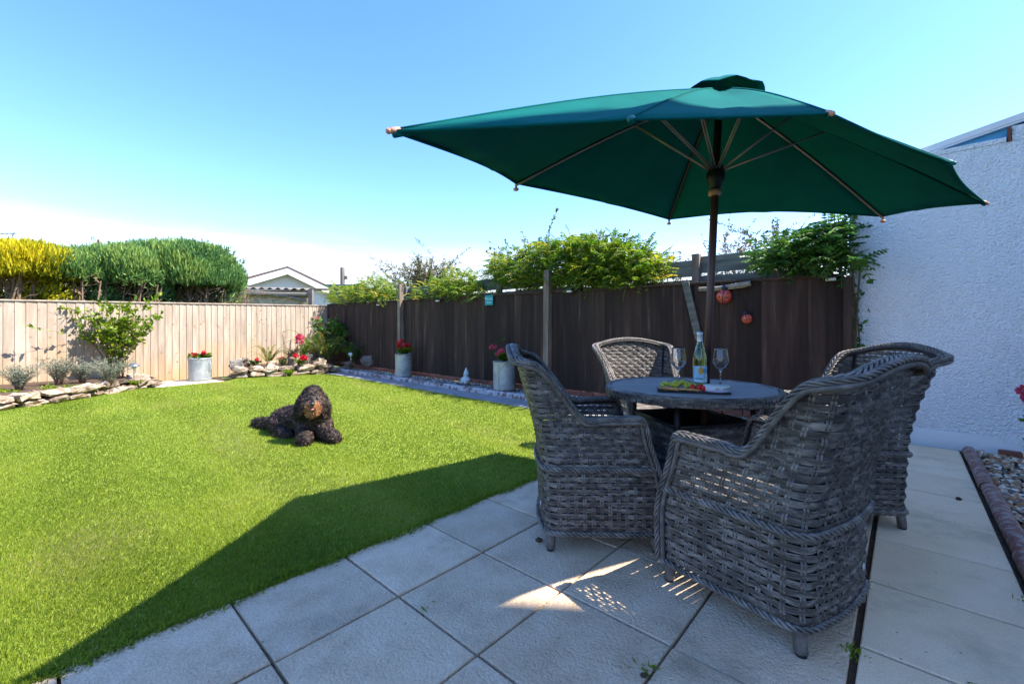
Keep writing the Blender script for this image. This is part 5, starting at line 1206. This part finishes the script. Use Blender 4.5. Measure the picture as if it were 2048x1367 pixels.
bm_ = dog_mesh(); nv = len(bm_.vertices); co = np.zeros(nv * 3, np.float32); bm_.vertices.foreach_get('co', co); co = co.reshape(-1, 3) + DO.astype(np.float32); nr = np.zeros(nv * 3, np.float32); bm_.vertices.foreach_get('normal', nr); nr = nr.reshape(-1, 3)
def is_tan(c):
    q = HL(c); d = (q - np.array((0, -.10, .328))) / np.array((.098, .10, .088)); near = (d ** 2).sum(1) < 1.0
    return near & ~((np.abs(q[:, 0]) < .022) & (q[:, 2] > .392)) & (q[:, 1] < -.02)
tv = np.where(is_tan(co), .80, .12); at_ = bm_.attributes.new('tint', 'FLOAT', 'POINT'); at_.data.foreach_set('value', tv.astype(np.float32)); bm_.materials.append(m_coat); bm_.polygons.foreach_set('use_smooth', np.ones(len(bm_.polygons), bool)); body = obj('body', bm_, dg)
# curls: little hooked tufts all over the coat
nt_ = 60000; pick = rng.integers(0, nv, nt_); P = co[pick] + rng.normal(size=(nt_, 3)) * .004; Nn = unit(nr[pick] + rng.normal(size=(nt_, 3)) * .12)
head = (np.abs(P[:, 0] + 1.908) < .17) & (P[:, 2] > .24) & (P[:, 1] < 4.24); muz = is_tan(P)
Q = HL(P); keep = ~((((Q - np.array((0, -.172, .385))) / np.array((.026, .03, .022))) ** 2).sum(1) < 1)
for ex in (-.05, .05): keep &= ~((((Q - np.array((ex, -.098, .424))) / np.array((.020, .03, .015))) ** 2).sum(1) < 1)
keep &= ~((((Q - np.array((0, -.15, .338))) / np.array((.026, .04, .011))) ** 2).sum(1) < 1)
keep &= P[:, 2] > .012
P, Nn, muz, head = P[keep], Nn[keep], muz[keep], head[keep]; nt_ = len(P)
def field(P, f, ph): return np.stack([np.sin(P[:, 0] * f + 2.1 * np.sin(P[:, 1] * f * .9 + ph) + ph), np.sin(P[:, 1] * f * 1.1 + 2.3 * np.sin(P[:, 2] * f + ph * 2) + 1.7 * ph), np.sin(P[:, 2] * f * .9 + 2.0 * np.sin(P[:, 0] * f * 1.2 + ph) + 2.3 * ph)], 1)
lock = field(P, 120.0, .7) + rng.normal(size=(nt_, 3)) * .18                     # neighbouring hairs lie together in wavy locks
T1 = lock - Nn * (lock * Nn).sum(1, keepdims=True); T1[:, 2] -= .55; T1[muz, 2] -= .9; T1 = unit(T1); B1 = unit(np.cross(Nn, T1))
Ln = np.where(muz, .026, .027) * rng.uniform(.7, 1.3, nt_); tail = P[:, 0] < -2.5; Ln = np.where(tail, Ln * 1.7, Ln); Q = HL(P); ear = head & (np.abs(Q[:, 0]) > .10); Ln = np.where(ear, Ln * 1.35, Ln); T1[ear] = unit(T1[ear] + np.array((0, 0, -.9)))
near_eye = (np.abs(np.abs(Q[:, 0]) - .05) < .03) & (np.abs(Q[:, 2] - .43) < .03) & (Q[:, 1] < -.05); Ln = np.where(near_eye, Ln * .3, Ln); facef = head & (Q[:, 1] < -.03) & (np.abs(Q[:, 0]) < .095); Ln = np.where(facef, Ln * .62, Ln); lift_ = np.where(muz, .28, np.where(facef, .45, .9)); wv = .0019
cu_ = np.sin(field(P, 60.0, 1.9)[:, 0] * 2) * .5; rows = []
for s_, (a_, b_, w_) in enumerate(((0, 0, 1.0), (.35, .42, 1.0), (.75, .50, .9), (1.0, .22, .4))):
    c_ = P + T1 * (Ln * a_)[:, None] + Nn * (Ln * b_ * lift_)[:, None] + B1 * (Ln * cu_ * math.sin(a_ * 3.0))[:, None]; rows += [c_ - B1 * (wv * w_), c_ + B1 * (wv * w_)]
V = np.stack(rows, 1).reshape(-1, 3) - DO; k = np.arange(nt_)[:, None] * 8
F = np.concatenate([np.concatenate([k + 2 * i, k + 2 * i + 1, k + 2 * i + 3, k + 2 * i + 2], 1) for i in range(3)])
tt = np.where(muz, np.clip(.82 + .10 * field(P, 95.0, .7)[:, 1] + rng.normal(0, .05, nt_), .70, 1.0), np.clip(.24 + .24 * field(P, 95.0, .7)[:, 1] + rng.normal(0, .11, nt_), 0, .64)); Q = HL(P); brow = head & ~muz & (np.abs(np.abs(Q[:, 0]) - .075) < .03) & (np.abs(Q[:, 2] - .42) < .05) & (Q[:, 1] < -.02); tt = np.where(brow, rng.uniform(.35, .6, nt_), tt)
fur = part('fur_coat', V, F, m_coat, body, True, np.repeat(tt, 8)); fur['kind'] = 'stuff'
m_eye = M('dog_eye', (.012, .006, .004), 5, .08, spec=.8); m_nose = M('dog_nose', (.010, .010, .012), 30, .3, .5, 200, spec=.6); m_tongue = M('dog_tongue', (.55, .20, .20), 9, .45); m_mouth = M('dog_mouth', (.03, .008, .008), 9, .6)
for ex in (-.05, .05): V, F = spherevf(HD((ex, -.094, .424)) - DO, .0165, 14, 10); part('eye', V, F, m_eye, body, True)
V, F = spherevf(HD((0, -.178, .386)) - DO, (.024, .020, .019), 14, 10); part('nose', V, F, m_nose, body, True)
V, F = spherevf(HD((0, -.148, .338)) - DO, (.030, .024, .013), 14, 10); part('mouth', V, F, m_mouth, body, True)
V, F = spherevf(HD((0, -.162, .334)) - DO, (.020, .018, .009), 14, 10); part('tongue', V, F, m_tongue, body, True)

# ---- weeds in the paving joints
for i, (u, v, n_, lab_) in enumerate(((1292, 1340, 26, 'tiny green weed in the joint at the bottom of the picture'), (1703, 1302, 40, 'green weeds in the long dark joint beside the front chair'), (0, 1, 22, 'small weed in the pale paving joint near the lower right'), (0, 2, 30, 'weed growing under the red edging'), (848, 1218, 14, 'small weed at a paving joint in the shade'))):
    p = G(u, v, 0) if u else (W(1.885, .16) if v == 1 else W(2.62, .362)); t = thing('weed', lab_, 'weed', p, group='weeds in the paving joints'); P = np.column_stack([rng.normal(0, .018, n_), rng.normal(0, .018, n_), rng.uniform(-.012, .004, n_)]); d = sph(n_); d[:, 2] = abs(d[:, 2]) + .2
    V, F, T = leafvf(P, d, rng.uniform(.012, .028, n_), .008, rng.uniform(.3, .9, n_)); part('foliage', V, F, m_leaf, t, tint=T)

# twigs, stalks and leaves too fine to pick apart stay joined in one part of their plant
for o in bpy.data.objects:
    if o.parent and o.name.split('.')[0] in ('stem', 'foliage', 'trunk', 'vine', 'flower_stalk', 'flower_head', 'rim_weave', 'pedestal_weave'): o['kind'] = 'stuff'
